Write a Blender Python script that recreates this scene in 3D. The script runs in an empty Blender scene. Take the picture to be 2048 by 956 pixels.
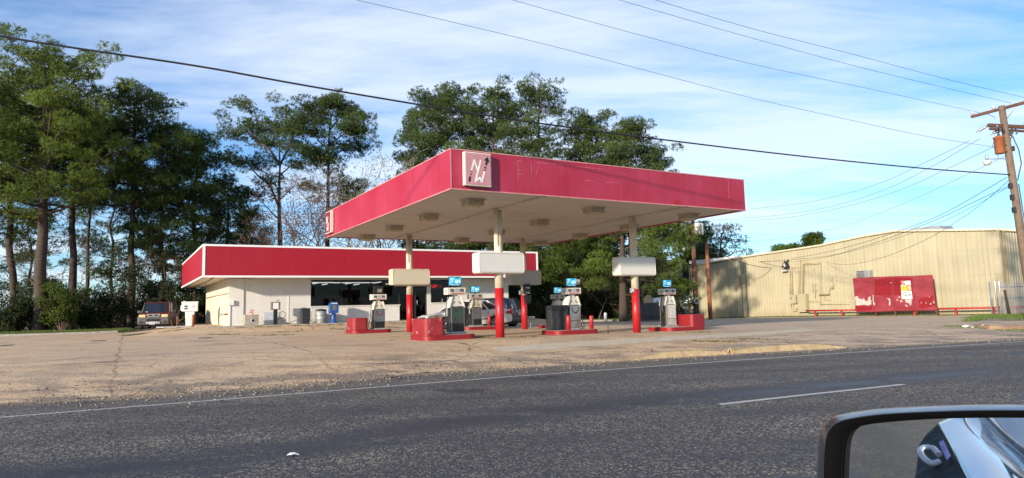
import bpy, math, random
import numpy as np
from mathutils import Vector, Matrix
R=math.radians; PI=math.pi
scene=bpy.context.scene; COL=scene.collection
random.seed(7); rng=np.random.default_rng(7)
# ------------------------------------------------------------------ camera
F=1331.0; CAMZ=1.5; PITCH=R(5.8); ROLL=R(1.36)
Fv=Vector((0,math.cos(PITCH),math.sin(PITCH))); R0=Vector((1,0,0)); U0=Vector((0,-math.sin(PITCH),math.cos(PITCH)))
Rv=R0*math.cos(ROLL)-U0*math.sin(ROLL); Uv=R0*math.sin(ROLL)+U0*math.cos(ROLL)
CAM=Vector((0,0,CAMZ))
cam=bpy.data.objects.new('camera',bpy.data.cameras.new('camera')); COL.objects.link(cam)
m=Matrix.Identity(4)
for i in range(3):
    m[i][0]=Rv[i]; m[i][1]=Uv[i]; m[i][2]=-Fv[i]; m[i][3]=CAM[i]
cam.matrix_world=m
cam.data.sensor_width=36; cam.data.lens=F/2048*36; cam.data.clip_end=3000; cam.data.clip_start=.05
scene.camera=cam
def ray(px,py): return Fv+Rv*((px-1024)/F)-Uv*((py-478)/F)
def at(px,py,Y):
    d=ray(px,py); return CAM+d*(Y/d.y)
def hit(px,py,P,n):
    d=ray(px,py); n=Vector(n); P=Vector(P); return CAM+d*((P-CAM).dot(n)/d.dot(n))
def X_at(px,Y,py=610): return at(px,py,Y).x
# ------------------------------------------------------------------ frames and ground height
Ux=Vector((math.cos(R(30)),math.sin(R(30)),0)); Vx=Vector((-math.sin(R(30)),math.cos(R(30)),0))
PA=Vector((-.49,23.4,0)); SC=Vector((-15.84,37.2,0))
def ST(u,v,z=0): return PA+Ux*u+Vx*v+Vector((0,0,z))
def sm(t):
    t=min(1,max(0,t)); return t*t*(3-2*t)
RE=Vector((-9,11.7,0)); RD=Vector((.924,.382,0)).normalized(); RN=Vector((-RD.y,RD.x,0))
def road_d(x,y):
    s=(x-RE.x)*RD.x+(y-RE.y)*RD.y; n=(x-RE.x)*RN.x+(y-RE.y)*RN.y
    return n-.75*max(0,1-((s-14.3)/14.3)**2)
def zg(x,y):
    d=road_d(x,y)
    z=.44*sm(d/6.0)-.03*(1-sm(d/.8))
    q=Vector((x,y,0)); a=q-PA; u=a.dot(Ux)
    z-=.12*sm(u/10)*sm(d/6)
    b=q-SC; t=b.dot(Ux); w=b.dot(Vx)
    z+=.36*sm((w+3.2)/2.6)*sm((t+5)/4)*sm((23-t)/4)
    g=((x-15)**2+(y-67)**2)/(16**2)
    z-=.38*math.exp(-g)*sm(d/6)
    z+=.012*math.sin(x*.9+1)*math.sin(y*.7)*sm(d/2)
    return z
def G(x,y,dz=0): return Vector((x,y,zg(x,y)+dz))
# ------------------------------------------------------------------ materials
def nodes(name):
    m=bpy.data.materials.new(name); m.use_nodes=True
    nt=m.node_tree; b=nt.nodes['Principled BSDF']; return m,nt,b
def mixc(nt,fac,a,b,btype='MIX'):
    n=nt.nodes.new('ShaderNodeMix'); n.data_type='RGBA'; n.blend_type=btype
    for sock,val in ((n.inputs[0],fac),(n.inputs[6],a),(n.inputs[7],b)):
        if hasattr(val,'is_linked') or isinstance(val,bpy.types.NodeSocket): nt.links.new(val,sock)
        elif isinstance(val,(int,float)): sock.default_value=val
        else: sock.default_value=(*val,1) if len(val)==3 else val
    return n.outputs[2]
def tc(nt,kind='Object'): return nt.nodes.new('ShaderNodeTexCoord').outputs[kind]
def mapn(nt,vec,scale=(1,1,1),rot=(0,0,0),loc=(0,0,0)):
    n=nt.nodes.new('ShaderNodeMapping'); nt.links.new(vec,n.inputs[0])
    n.inputs['Scale'].default_value=scale; n.inputs['Rotation'].default_value=rot; n.inputs['Location'].default_value=loc
    return n.outputs[0]
def noise(nt,vec,scale,detail=4,rough=.55,dist=0):
    n=nt.nodes.new('ShaderNodeTexNoise'); nt.links.new(vec,n.inputs['Vector'])
    n.inputs['Scale'].default_value=scale; n.inputs['Detail'].default_value=detail; n.inputs['Roughness'].default_value=rough; n.inputs['Distortion'].default_value=dist
    return n.outputs[0]
def vor(nt,vec,scale,feat='F1',out=0):
    n=nt.nodes.new('ShaderNodeTexVoronoi'); n.feature=feat; nt.links.new(vec,n.inputs['Vector']); n.inputs['Scale'].default_value=scale
    return n.outputs[out]
def ramp(nt,fac,stops):
    n=nt.nodes.new('ShaderNodeValToRGB'); nt.links.new(fac,n.inputs[0]); e=n.color_ramp.elements
    while len(e)<len(stops): e.new(.5)
    for i,(p,c) in enumerate(stops):
        e[i].position=p; e[i].color=(c,c,c,1) if isinstance(c,(int,float)) else (*c,1)
    return n.outputs[0]
def bump(nt,b,h,s=.3,d=.02):
    n=nt.nodes.new('ShaderNodeBump'); n.inputs['Strength'].default_value=s; n.inputs['Distance'].default_value=d
    nt.links.new(h,n.inputs['Height']); nt.links.new(n.outputs[0],b.inputs['Normal'])
def math_(nt,op,a,b=0,c=None):
    n=nt.nodes.new('ShaderNodeMath'); n.operation=op
    for i,v in enumerate((a,b,c)):
        if v is None: continue
        if isinstance(v,bpy.types.NodeSocket): nt.links.new(v,n.inputs[i])
        else: n.inputs[i].default_value=v
    return n.outputs[0]
MATS={}
def mat(name,col,rough=.6,metal=0,var=.18,dirt=None,dscale=3,spec=.5,bmp=0,coat=0,scale=6):
    if name in MATS: return MATS[name]
    m,nt,b=nodes(name); v=tc(nt)
    n1=noise(nt,v,scale,5,.6); lo=tuple(c*(1-var) for c in col); hi=tuple(min(1,c*(1+var)) for c in col)
    c=mixc(nt,ramp(nt,n1,[(.3,0),(.7,1)]),lo,hi)
    if dirt:
        n2=noise(nt,mapn(nt,v,(1,1,.35)),dscale,6,.65); c=mixc(nt,ramp(nt,n2,[(.5,0),(.75,.8)]),c,dirt)
    nt.links.new(c,b.inputs['Base Color'])
    b.inputs['Roughness'].default_value=rough; b.inputs['Metallic'].default_value=metal; b.inputs['Specular IOR Level'].default_value=spec
    b.inputs['Coat Weight'].default_value=coat
    nt.links.new(ramp(nt,noise(nt,v,scale*2.3,3),[(.3,max(0,rough-.08)),(.7,min(1,rough+.1))]),b.inputs['Roughness'])
    if bmp: bump(nt,b,noise(nt,v,scale*6,4),bmp,.01)
    MATS[name]=m; return m
def emis(name,col,s):
    if name in MATS: return MATS[name]
    m,nt,b=nodes(name); b.inputs['Base Color'].default_value=(*[c*.3 for c in col],1); b.inputs['Emission Color'].default_value=(*col,1); b.inputs['Emission Strength'].default_value=s
    MATS[name]=m; return m
def glass(name,tint=(.9,.95,1),rough=.02,opac=.25):
    m,nt,b=nodes(name); nt.nodes.remove(b); out=nt.nodes['Material Output']
    t=nt.nodes.new('ShaderNodeBsdfTransparent'); t.inputs[0].default_value=(*tint,1)
    g=nt.nodes.new('ShaderNodeBsdfGlossy'); g.inputs['Roughness'].default_value=rough
    fr=nt.nodes.new('ShaderNodeFresnel'); fr.inputs[0].default_value=1.5
    mx=nt.nodes.new('ShaderNodeMixShader'); nt.links.new(math_(nt,'ADD',fr.outputs[0],opac-.04),mx.inputs[0])
    nt.links.new(t.outputs[0],mx.inputs[1]); nt.links.new(g.outputs[0],mx.inputs[2]); nt.links.new(mx.outputs[0],out.inputs[0])
    MATS[name]=m; return m
# paints
def faded_red(name,base,fade,streak=(1,1,.12),amount=.7,rib=0,rough=.5):
    m,nt,b=nodes(name); v=tc(nt)
    n1=noise(nt,v,.55,5,.6); n2=noise(nt,mapn(nt,v,(9,9,.5)),1,4,.6); n3=noise(nt,v,14,4,.7)
    c=mixc(nt,math_(nt,'MULTIPLY',ramp(nt,n1,[(.32,0),(.68,1)]),amount),base,fade)
    c=mixc(nt,math_(nt,'MULTIPLY',ramp(nt,n2,[(.45,0),(.75,1)]),.35),c,tuple(x*.7 for x in base))
    c=mixc(nt,ramp(nt,n3,[(.70,0),(.76,.5)]),c,(.55,.35,.36))
    if not rib:
        s_=nt.nodes.new('ShaderNodeSeparateXYZ'); nt.links.new(v,s_.inputs[0]); q=math_(nt,'FRACT',math_(nt,'DIVIDE',math_(nt,'ADD',s_.outputs[0],s_.outputs[1]),1.22))
        c=mixc(nt,math_(nt,'MULTIPLY',ramp(nt,q,[(0,1),(.008,1),(.014,0),(1,0)]),.45),c,tuple(x*.45 for x in base))
        gr=noise(nt,mapn(nt,v,(2.2,2.2,.25)),1.5,5,.7); c=mixc(nt,ramp(nt,gr,[(.52,0),(.72,.4)]),c,tuple(x*.62+.01 for x in base)); bump(nt,b,noise(nt,v,1.1,3),.35,.03)
    nt.links.new(c,b.inputs['Base Color']); b.inputs['Roughness'].default_value=rough
    if rib:
        sx=nt.nodes.new('ShaderNodeSeparateXYZ'); nt.links.new(v,sx.inputs[0])
        a=math_(nt,'SINE',math_(nt,'MULTIPLY',math_(nt,'ADD',sx.outputs[0],sx.outputs[1]),rib))
        bump(nt,b,a,.18,.006)
    MATS[name]=m; return m
RED_CAN=faded_red('canopy_red',(.36,.014,.040),(.43,.045,.10),amount=.8)
RED_ST=faded_red('store_red',(.33,.004,.017),(.36,.010,.030),amount=.6,rib=60)
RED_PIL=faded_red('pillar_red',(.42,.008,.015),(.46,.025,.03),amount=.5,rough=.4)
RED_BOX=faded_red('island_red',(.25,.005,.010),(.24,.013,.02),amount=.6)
def chipped(name,base,chip,scale=5,th=.62):
    m,nt,b=nodes(name); v=tc(nt)
    n=noise(nt,v,scale,6,.62); n1=noise(nt,v,.9,4)
    c=mixc(nt,ramp(nt,n1,[(.35,0),(.65,1)]),base,tuple(x*1.2+.02 for x in base))
    c=mixc(nt,ramp(nt,n,[(th,0),(th+.015,1)]),c,chip)
    nt.links.new(c,b.inputs['Base Color']); b.inputs['Roughness'].default_value=.6
    bump(nt,b,n,.2,.01); MATS[name]=m; return m
RED_CHIP=chipped('chipped_red',(.24,.008,.014),(.6,.5,.48),6,.66)
BOARD=chipped('board_red',(.215,.016,.028),(.55,.5,.45),2.2,.70)
CREAM=mat('cream_paint',(.64,.58,.45),.5,dirt=(.36,.2,.09),dscale=2.5,var=.08)
WHITE=mat('white_paint',(.74,.73,.69),.5,var=.05)
WTRIM=mat('white_trim',(.80,.79,.78),.4,var=.04)
SIGNW=mat('sign_plastic',(.66,.65,.60),.35,var=.012,scale=2)
SIGNF=mat('sign_face',(.60,.61,.60),.3,var=.012,scale=2)
SIGNB=mat('sign_face_beige',(.55,.51,.42),.4,var=.012,scale=2)
SIGNG=mat('sign_face_grey',(.36,.35,.32),.4,var=.012,scale=2)  # darker copy of the sign face, canopy shade put into the grey
BLACK=mat('black_plastic',(.012,.012,.014),.4)
DARKM=mat('dark_metal',(.05,.05,.055),.45,.3)
STEEL=mat('worn_steel',(.40,.40,.39),.38,.75,dirt=(.12,.11,.1),dscale=2)
GALV=mat('galvanised',(.45,.46,.47),.45,.6)
RUST=mat('rust',(.28,.09,.035),.85,dirt=(.12,.04,.02),bmp=.3)
CONC=mat('concrete',(.36,.32,.26),.9,dirt=(.22,.18,.13),bmp=.4,scale=4)
CONCY=mat('kerb_concrete',(.42,.31,.17),.9,dirt=(.24,.17,.09),bmp=.5,scale=5)
WOOD=mat('pole_wood',(.165,.118,.085),.85,dirt=(.10,.06,.04),dscale=6,bmp=.5,scale=9)
WOODD=mat('pole_wood_dark',(.13,.06,.035),.85,dirt=(.05,.03,.02),bmp=.5,scale=9)
WIRE=mat('wire_black',(.015,.016,.022),.5)
WIREG=mat('wire_grey',(.05,.055,.065),.6)
BARK=mat('pine_bark',(.065,.046,.036),.95,dirt=(.025,.018,.015),dscale=5,bmp=.8,scale=7)
TWIG=mat('bare_twig',(.16,.10,.075),.9)
GLS=glass('window_glass',(.42,.42,.42),.01,.02)
CARG=mat('car_glass',(.012,.018,.028),.06,0,var=.1,spec=.9)
TYRE=mat('tyre_rubber',(.018,.018,.018),.85)
RIM=mat('alloy_rim',(.5,.5,.5),.3,.8)
def siding(name,c1,c2):
    m,nt,b=nodes(name); v=tc(nt)
    n=noise(nt,mapn(nt,v,(1,1,.15)),2.2,5,.6); n2=noise(nt,v,.35,3)
    c=mixc(nt,ramp(nt,n,[(.35,0),(.7,1)]),c1,c2); c=mixc(nt,math_(nt,'MULTIPLY',ramp(nt,n2,[(.4,0),(.7,1)]),.3),c,tuple(x*.75 for x in c1))
    s_=nt.nodes.new('ShaderNodeSeparateXYZ'); nt.links.new(v,s_.inputs[0]); q=math_(nt,'FRACT',math_(nt,'DIVIDE',math_(nt,'ADD',s_.outputs[2],.35),1.55))
    c=mixc(nt,math_(nt,'MULTIPLY',ramp(nt,q,[(0,1),(.012,1),(.02,0),(1,0)]),.35),c,tuple(x*.5 for x in c1))
    p_=math_(nt,'FRACT',math_(nt,'DIVIDE',s_.outputs[0],.9)); c=mixc(nt,math_(nt,'MULTIPLY',ramp(nt,p_,[(0,1),(.01,1),(.02,0),(1,0)]),.5),c,tuple(x*.6 for x in c1))
    st_=noise(nt,mapn(nt,v,(4,4,.12)),1.3,5,.7); c=mixc(nt,ramp(nt,st_,[(.55,0),(.75,.45)]),c,tuple(x*.66 for x in c1))
    bs=math_(nt,'ADD',math_(nt,'DIVIDE',s_.outputs[2],6),math_(nt,'MULTIPLY',math_(nt,'SUBTRACT',noise(nt,v,1.7,4),.5),.2)); c=mixc(nt,ramp(nt,bs,[(.05,.45),(.14,0)]),c,(.30,.24,.15))
    nt.links.new(c,b.inputs['Base Color']); b.inputs['Roughness'].default_value=.5; MATS[name]=m; return m
SIDING=siding('tan_siding',(.385,.35,.235),(.45,.41,.285))
TANP=mat('tan_paint',(.37,.335,.22),.6,var=.06)
def brickwall(name,col):
    m,nt,b=nodes(name); v=tc(nt)
    sx=nt.nodes.new('ShaderNodeSeparateXYZ'); nt.links.new(v,sx.inputs[0]); cx=nt.nodes.new('ShaderNodeCombineXYZ')
    nt.links.new(math_(nt,'ADD',sx.outputs[0],sx.outputs[1]),cx.inputs[0]); nt.links.new(sx.outputs[2],cx.inputs[1])
    br=nt.nodes.new('ShaderNodeTexBrick'); nt.links.new(cx.outputs[0],br.inputs[0]); br.inputs['Scale'].default_value=1
    br.inputs['Brick Width'].default_value=.4; br.inputs['Row Height'].default_value=.1; br.inputs['Mortar Size'].default_value=.012
    n=noise(nt,v,1.2,5); c=mixc(nt,ramp(nt,n,[(.4,0),(.75,.7)]),col,tuple(x*.82 for x in col))
    c=mixc(nt,br.outputs['Fac'],c,tuple(x*.85 for x in col))
    nt.links.new(c,b.inputs['Base Color']); b.inputs['Roughness'].default_value=.7
    bump(nt,b,math_(nt,'SUBTRACT',1,br.outputs['Fac']),.5,.012); MATS[name]=m; return m
BRICKW=brickwall('white_brick',(.76,.74,.69)); BLOCKW=mat('side_render',(.62,.56,.44),.8,var=.06,dirt=(.45,.39,.28),dscale=1)
def soffit(name,col):
    m,nt,b=nodes(name); v=tc(nt); sx=nt.nodes.new('ShaderNodeSeparateXYZ'); nt.links.new(v,sx.inputs[0])
    f=math_(nt,'FRACT',math_(nt,'MULTIPLY',sx.outputs[1],3.3)); g=ramp(nt,f,[(0,1),(.05,1),(.09,0),(1,0)])
    n=noise(nt,mapn(nt,v,(.4,2,1)),1.5,5); c=mixc(nt,ramp(nt,n,[(.35,0),(.75,1)]),col,tuple(x*.8 for x in col)); c=mixc(nt,math_(nt,'MULTIPLY',g,.6),c,tuple(x*.45 for x in col))
    nt.links.new(c,b.inputs['Base Color']); b.inputs['Roughness'].default_value=.55; MATS[name]=m; return m
SOFF=soffit('soffit_boards',(.56,.53,.48))
# ------------------------------------------------------------------ mesh builder
class MB:
    def __init__(s): s.v=[]; s.f=[]; s.m=[]; s.sm=[]
    def add(s,vs,fs,mi=0,smooth=False):
        o=len(s.v); s.v+= [tuple(x) for x in vs]; s.f+=[tuple(i+o for i in f) for f in fs]; s.m+=[mi]*len(fs); s.sm+=[smooth]*len(fs); return s
    def box(s,c,d,rz=0,mi=0,top=None,M=None):
        x,y,z=d[0]/2,d[1]/2,d[2]/2; tx,ty=(1,1) if top is None else top
        vs=[Vector(p) for p in ((-x,-y,-z),(x,-y,-z),(x,y,-z),(-x,y,-z),(-x*tx,-y*ty,z),(x*tx,-y*ty,z),(x*tx,y*ty,z),(-x*tx,y*ty,z))]
        rm=Matrix.Rotation(rz,3,'Z') if M is None else M
        vs=[rm@p+Vector(c) for p in vs]
        return s.add(vs,[(0,3,2,1),(4,5,6,7),(0,1,5,4),(1,2,6,5),(2,3,7,6),(3,0,4,7)],mi)
    def tube(s,pts,r,n=8,mi=0,caps=True,smooth=True):
        pts=[Vector(p) for p in pts]; rs=r if isinstance(r,(list,tuple)) else [r]*len(pts)
        vs=[];fs=[]; prev=None
        for i,p in enumerate(pts):
            d=(pts[min(i+1,len(pts)-1)]-pts[max(i-1,0)]).normalized()
            if prev is None: a=Vector((0,0,1)) if abs(d.z)<.9 else Vector((1,0,0)); a=d.cross(a).normalized()
            else: a=(prev-d*prev.dot(d)).normalized()
            prev=a; b=d.cross(a)
            for k in range(n):
                t=2*PI*k/n; vs.append(p+(a*math.cos(t)+b*math.sin(t))*rs[i])
        for i in range(len(pts)-1):
            for k in range(n):
                fs.append((i*n+k,i*n+(k+1)%n,(i+1)*n+(k+1)%n,(i+1)*n+k))
        s.add(vs,fs,mi,smooth)
        if caps:
            o=len(s.v)-len(vs); s.f.append(tuple(o+k for k in range(n))[::-1]); s.f.append(tuple(o+(len(pts)-1)*n+k for k in range(n))); s.m+=[mi]*2; s.sm+=[False]*2
        return s
    def cyl(s,p0,p1,r,r1=None,n=16,mi=0): return s.tube([p0,p1],[r,r if r1 is None else r1],n,mi)
    def lathe(s,prof,c=(0,0,0),n=20,mi=0,M=None):
        vs=[];fs=[]
        for (r,z) in prof:
            for k in range(n):
                t=2*PI*k/n; p=Vector((r*math.cos(t),r*math.sin(t),z)); p=(M@p if M else p)+Vector(c); vs.append(p)
        for i in range(len(prof)-1):
            for k in range(n): fs.append((i*n+k,i*n+(k+1)%n,(i+1)*n+(k+1)%n,(i+1)*n+k))
        fs.append(tuple(range(n))[::-1]); fs.append(tuple((len(prof)-1)*n+k for k in range(n)))
        return s.add(vs,fs,mi,True)
    def prism(s,poly,a,b,axis='y',mi=0):
        # poly in (x,z) extruded along y  |  (x,y) extruded along z | (y,z) extruded along x
        def P(q,t): return (q[0],t,q[1]) if axis=='y' else ((q[0],q[1],t) if axis=='z' else (t,q[0],q[1]))
        n=len(poly); vs=[P(q,a) for q in poly]+[P(q,b) for q in poly]
        fs=[tuple(range(n)),tuple(range(n,2*n))[::-1]]+[(i,i+n,(i+1)%n+n,(i+1)%n) for i in range(n)]
        return s.add(vs,fs,mi)
    def quad(s,a,b,c,d,mi=0): return s.add([a,b,c,d],[(0,1,2,3)],mi)
    def grid(s,rows,mi=0,smooth=True):
        n=len(rows[0]); vs=[p for r in rows for p in r]
        return s.add(vs,[(i*n+k,i*n+k+1,(i+1)*n+k+1,(i+1)*n+k) for i in range(len(rows)-1) for k in range(n-1)],mi,smooth)
    def build(s,name,mats,parent=None,bevel=0,loc=None,seg=2,sub=0,fix=True):
        me=bpy.data.meshes.new(name); me.from_pydata(s.v,[],s.f)
        if not isinstance(mats,(list,tuple)): mats=[mats]
        for mm in mats: me.materials.append(mm)
        me.polygons.foreach_set('material_index',s.m); me.polygons.foreach_set('use_smooth',s.sm); me.update()
        if fix:
            import bmesh
            bm=bmesh.new(); bm.from_mesh(me); bmesh.ops.recalc_face_normals(bm,faces=bm.faces); bm.to_mesh(me); bm.free()
        o=bpy.data.objects.new(name,me); COL.objects.link(o)
        if parent: o.parent=parent
        if loc is not None: o.location=loc
        if bevel:
            b=o.modifiers.new('bevel','BEVEL'); b.width=bevel; b.segments=seg; b.limit_method='ANGLE'; b.angle_limit=R(40)
        if sub:
            b=o.modifiers.new('sub','SUBSURF'); b.levels=sub; b.render_levels=sub
        return o
def tag(o,label=None,cat=None,group=None,kind=None):
    if label: o['label']=label
    if cat: o['category']=cat
    if group: o['group']=group
    if kind: o['kind']=kind
    return o
def thing(name,label,cat,loc=(0,0,0),rz=0,group=None):
    o=bpy.data.objects.new(name,None); COL.objects.link(o); o.location=loc; o.rotation_euler=(0,0,rz); o.empty_display_size=.2
    return tag(o,label,cat,group)
def copy_tree(o,parent=None):
    c=o.copy(); COL.objects.link(c)
    if parent: c.parent=parent
    for ch in list(o.children): copy_tree(ch,c)
    return c
def text(name,s,size,mt,parent,loc,rot,depth=.004,align='CENTER',sx=1,bold=0):
    cu=bpy.data.curves.new(name,'FONT'); cu.body=s; cu.size=size; cu.extrude=depth; cu.align_x=align; cu.align_y='CENTER'; cu.offset=bold
    t=bpy.data.objects.new(name,cu); me=bpy.data.meshes.new_from_object(t); me.materials.clear(); me.materials.append(mt)
    bpy.data.objects.remove(t)
    o=bpy.data.objects.new(name,me); COL.objects.link(o); o.parent=parent; o.location=loc; o.rotation_euler=rot; o.scale=(sx,1,1)
    return o
def npmesh(name,V,T,mt,parent=None,tone=None,smooth=False):
    me=bpy.data.meshes.new(name); V=np.ascontiguousarray(V,dtype=np.float32); T=np.ascontiguousarray(T,dtype=np.int32); k=T.shape[1]
    me.vertices.add(len(V)); me.vertices.foreach_set('co',V.ravel())
    me.loops.add(T.size); me.loops.foreach_set('vertex_index',T.ravel())
    me.polygons.add(len(T)); me.polygons.foreach_set('loop_start',np.arange(0,T.size,k,dtype=np.int32))
    try: me.polygons.foreach_set('loop_total',np.full(len(T),k,dtype=np.int32))
    except Exception: pass
    if tone is not None:
        at_=me.attributes.new('tone','FLOAT','POINT'); at_.data.foreach_set('value',np.ascontiguousarray(tone,dtype=np.float32))
    me.update(calc_edges=True); me.materials.append(mt)
    o=bpy.data.objects.new(name,me); COL.objects.link(o)
    if parent: o.parent=parent
    return o
# ------------------------------------------------------------------ ground, lot, road
def mat_ground():
    m,nt,b=nodes('leaf_litter_ground'); v=tc(nt)
    n=noise(nt,v,.35,5); n2=noise(nt,v,6,5,.7)
    c=mixc(nt,ramp(nt,n,[(.4,0),(.6,1)]),(.05,.075,.02),(.11,.08,.045)); c=mixc(nt,ramp(nt,n2,[(.4,0),(.7,.6)]),c,(.04,.045,.015))
    nt.links.new(c,b.inputs['Base Color']); b.inputs['Roughness'].default_value=1; bump(nt,b,n2,.8,.05); return m
def mat_lot():
    m,nt,b=nodes('worn_lot_surface'); v=tc(nt)
    big=noise(nt,v,.13,4,.6); mid=noise(nt,mapn(nt,v,(.5,1.6,1),(0,0,R(-26))),.8,6,.65); fine=noise(nt,v,22,4,.7); sp=vor(nt,v,30,'F1',1)
    c=mixc(nt,ramp(nt,mid,[(.38,0),(.62,1)]),(.50,.325,.18),(.66,.48,.29))
    c=mixc(nt,math_(nt,'MULTIPLY',ramp(nt,big,[(.42,0),(.6,1)]),.5),c,(.52,.40,.28))
    # greyer tone growing toward the right of the lot
    sx=nt.nodes.new('ShaderNodeSeparateXYZ'); nt.links.new(v,sx.inputs[0])
    w=math_(nt,'ADD',math_(nt,'MULTIPLY',sx.outputs[0],.06),math_(nt,'MULTIPLY',big,.9)); 
    c=mixc(nt,ramp(nt,w,[(.75,0),(1.1,.75)]),c,(.47,.355,.26))
    c=mixc(nt,math_(nt,'MULTIPLY',ramp(nt,fine,[(.40,0),(.7,1)]),.30),c,(.32,.215,.13))
    spg=nt.nodes.new('ShaderNodeSeparateColor'); nt.links.new(sp,spg.inputs[0])
    c=mixc(nt,ramp(nt,spg.outputs[0],[(.80,0),(.86,.55)]),c,(.62,.53,.40))
    c=mixc(nt,ramp(nt,spg.outputs[1],[(.88,0),(.93,.6)]),c,(.13,.105,.09))
    # slab joints, in the station's directions
    r=mapn(nt,v,(1,1,1),(0,0,R(-30))); s2=nt.nodes.new('ShaderNodeSeparateXYZ'); nt.links.new(r,s2.inputs[0])
    wob=math_(nt,'MULTIPLY',noise(nt,v,.8,4),.5)
    def joint(o,per,wd):
        f=math_(nt,'FRACT',math_(nt,'DIVIDE',math_(nt,'ADD',o,wob),per)); return ramp(nt,f,[(0,1),(wd,1),(wd*1.6,0),(1,0)])
    j=math_(nt,'MAXIMUM',joint(s2.outputs[0],4.6,.012),joint(s2.outputs[1],4.1,.016))
    patchy=ramp(nt,noise(nt,v,.3,3),[(.38,0),(.52,1)])
    c=mixc(nt,math_(nt,'MULTIPLY',math_(nt,'MULTIPLY',j,patchy),.6),c,(.10,.075,.045))
    # meandering cracks
    cr=vor(nt,mapn(nt,v,(1,1,1)),.22,'DISTANCE_TO_EDGE'); d2=math_(nt,'ADD',cr,math_(nt,'MULTIPLY',noise(nt,v,1.6,5),.06))
    c=mixc(nt,math_(nt,'MULTIPLY',ramp(nt,d2,[(.028,1),(.034,0)]),.7),c,(.11,.08,.05))
    oil=noise(nt,v,.55,4,.5); c=mixc(nt,math_(nt,'MULTIPLY',ramp(nt,oil,[(.60,0),(.68,1)]),.45),c,(.17,.13,.10))
    # dark gravel and tar patches toward the road edge (uv y = metres from the road)
    uv=nt.nodes.new('ShaderNodeSeparateXYZ'); nt.links.new(tc(nt,'UV'),uv.inputs[0])
    e=ramp(nt,uv.outputs[1],[(0,1),(.05,.85),(.35,.35),(.8,0)]); gn=noise(nt,mapn(nt,v,(.6,1.4,1),(0,0,R(-24))),.9,5,.65)
    g=math_(nt,'MULTIPLY',e,ramp(nt,gn,[(.46,0),(.56,1)])); g=math_(nt,'MULTIPLY',g,ramp(nt,noise(nt,v,34,3,.8),[(.38,0),(.5,1)]))
    c=mixc(nt,g,c,(.075,.07,.075))
    nt.links.new(c,b.inputs['Base Color']); b.inputs['Roughness'].default_value=.95
    bump(nt,b,math_(nt,'ADD',fine,math_(nt,'MULTIPLY',mid,2)),.6,.02); return m
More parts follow.
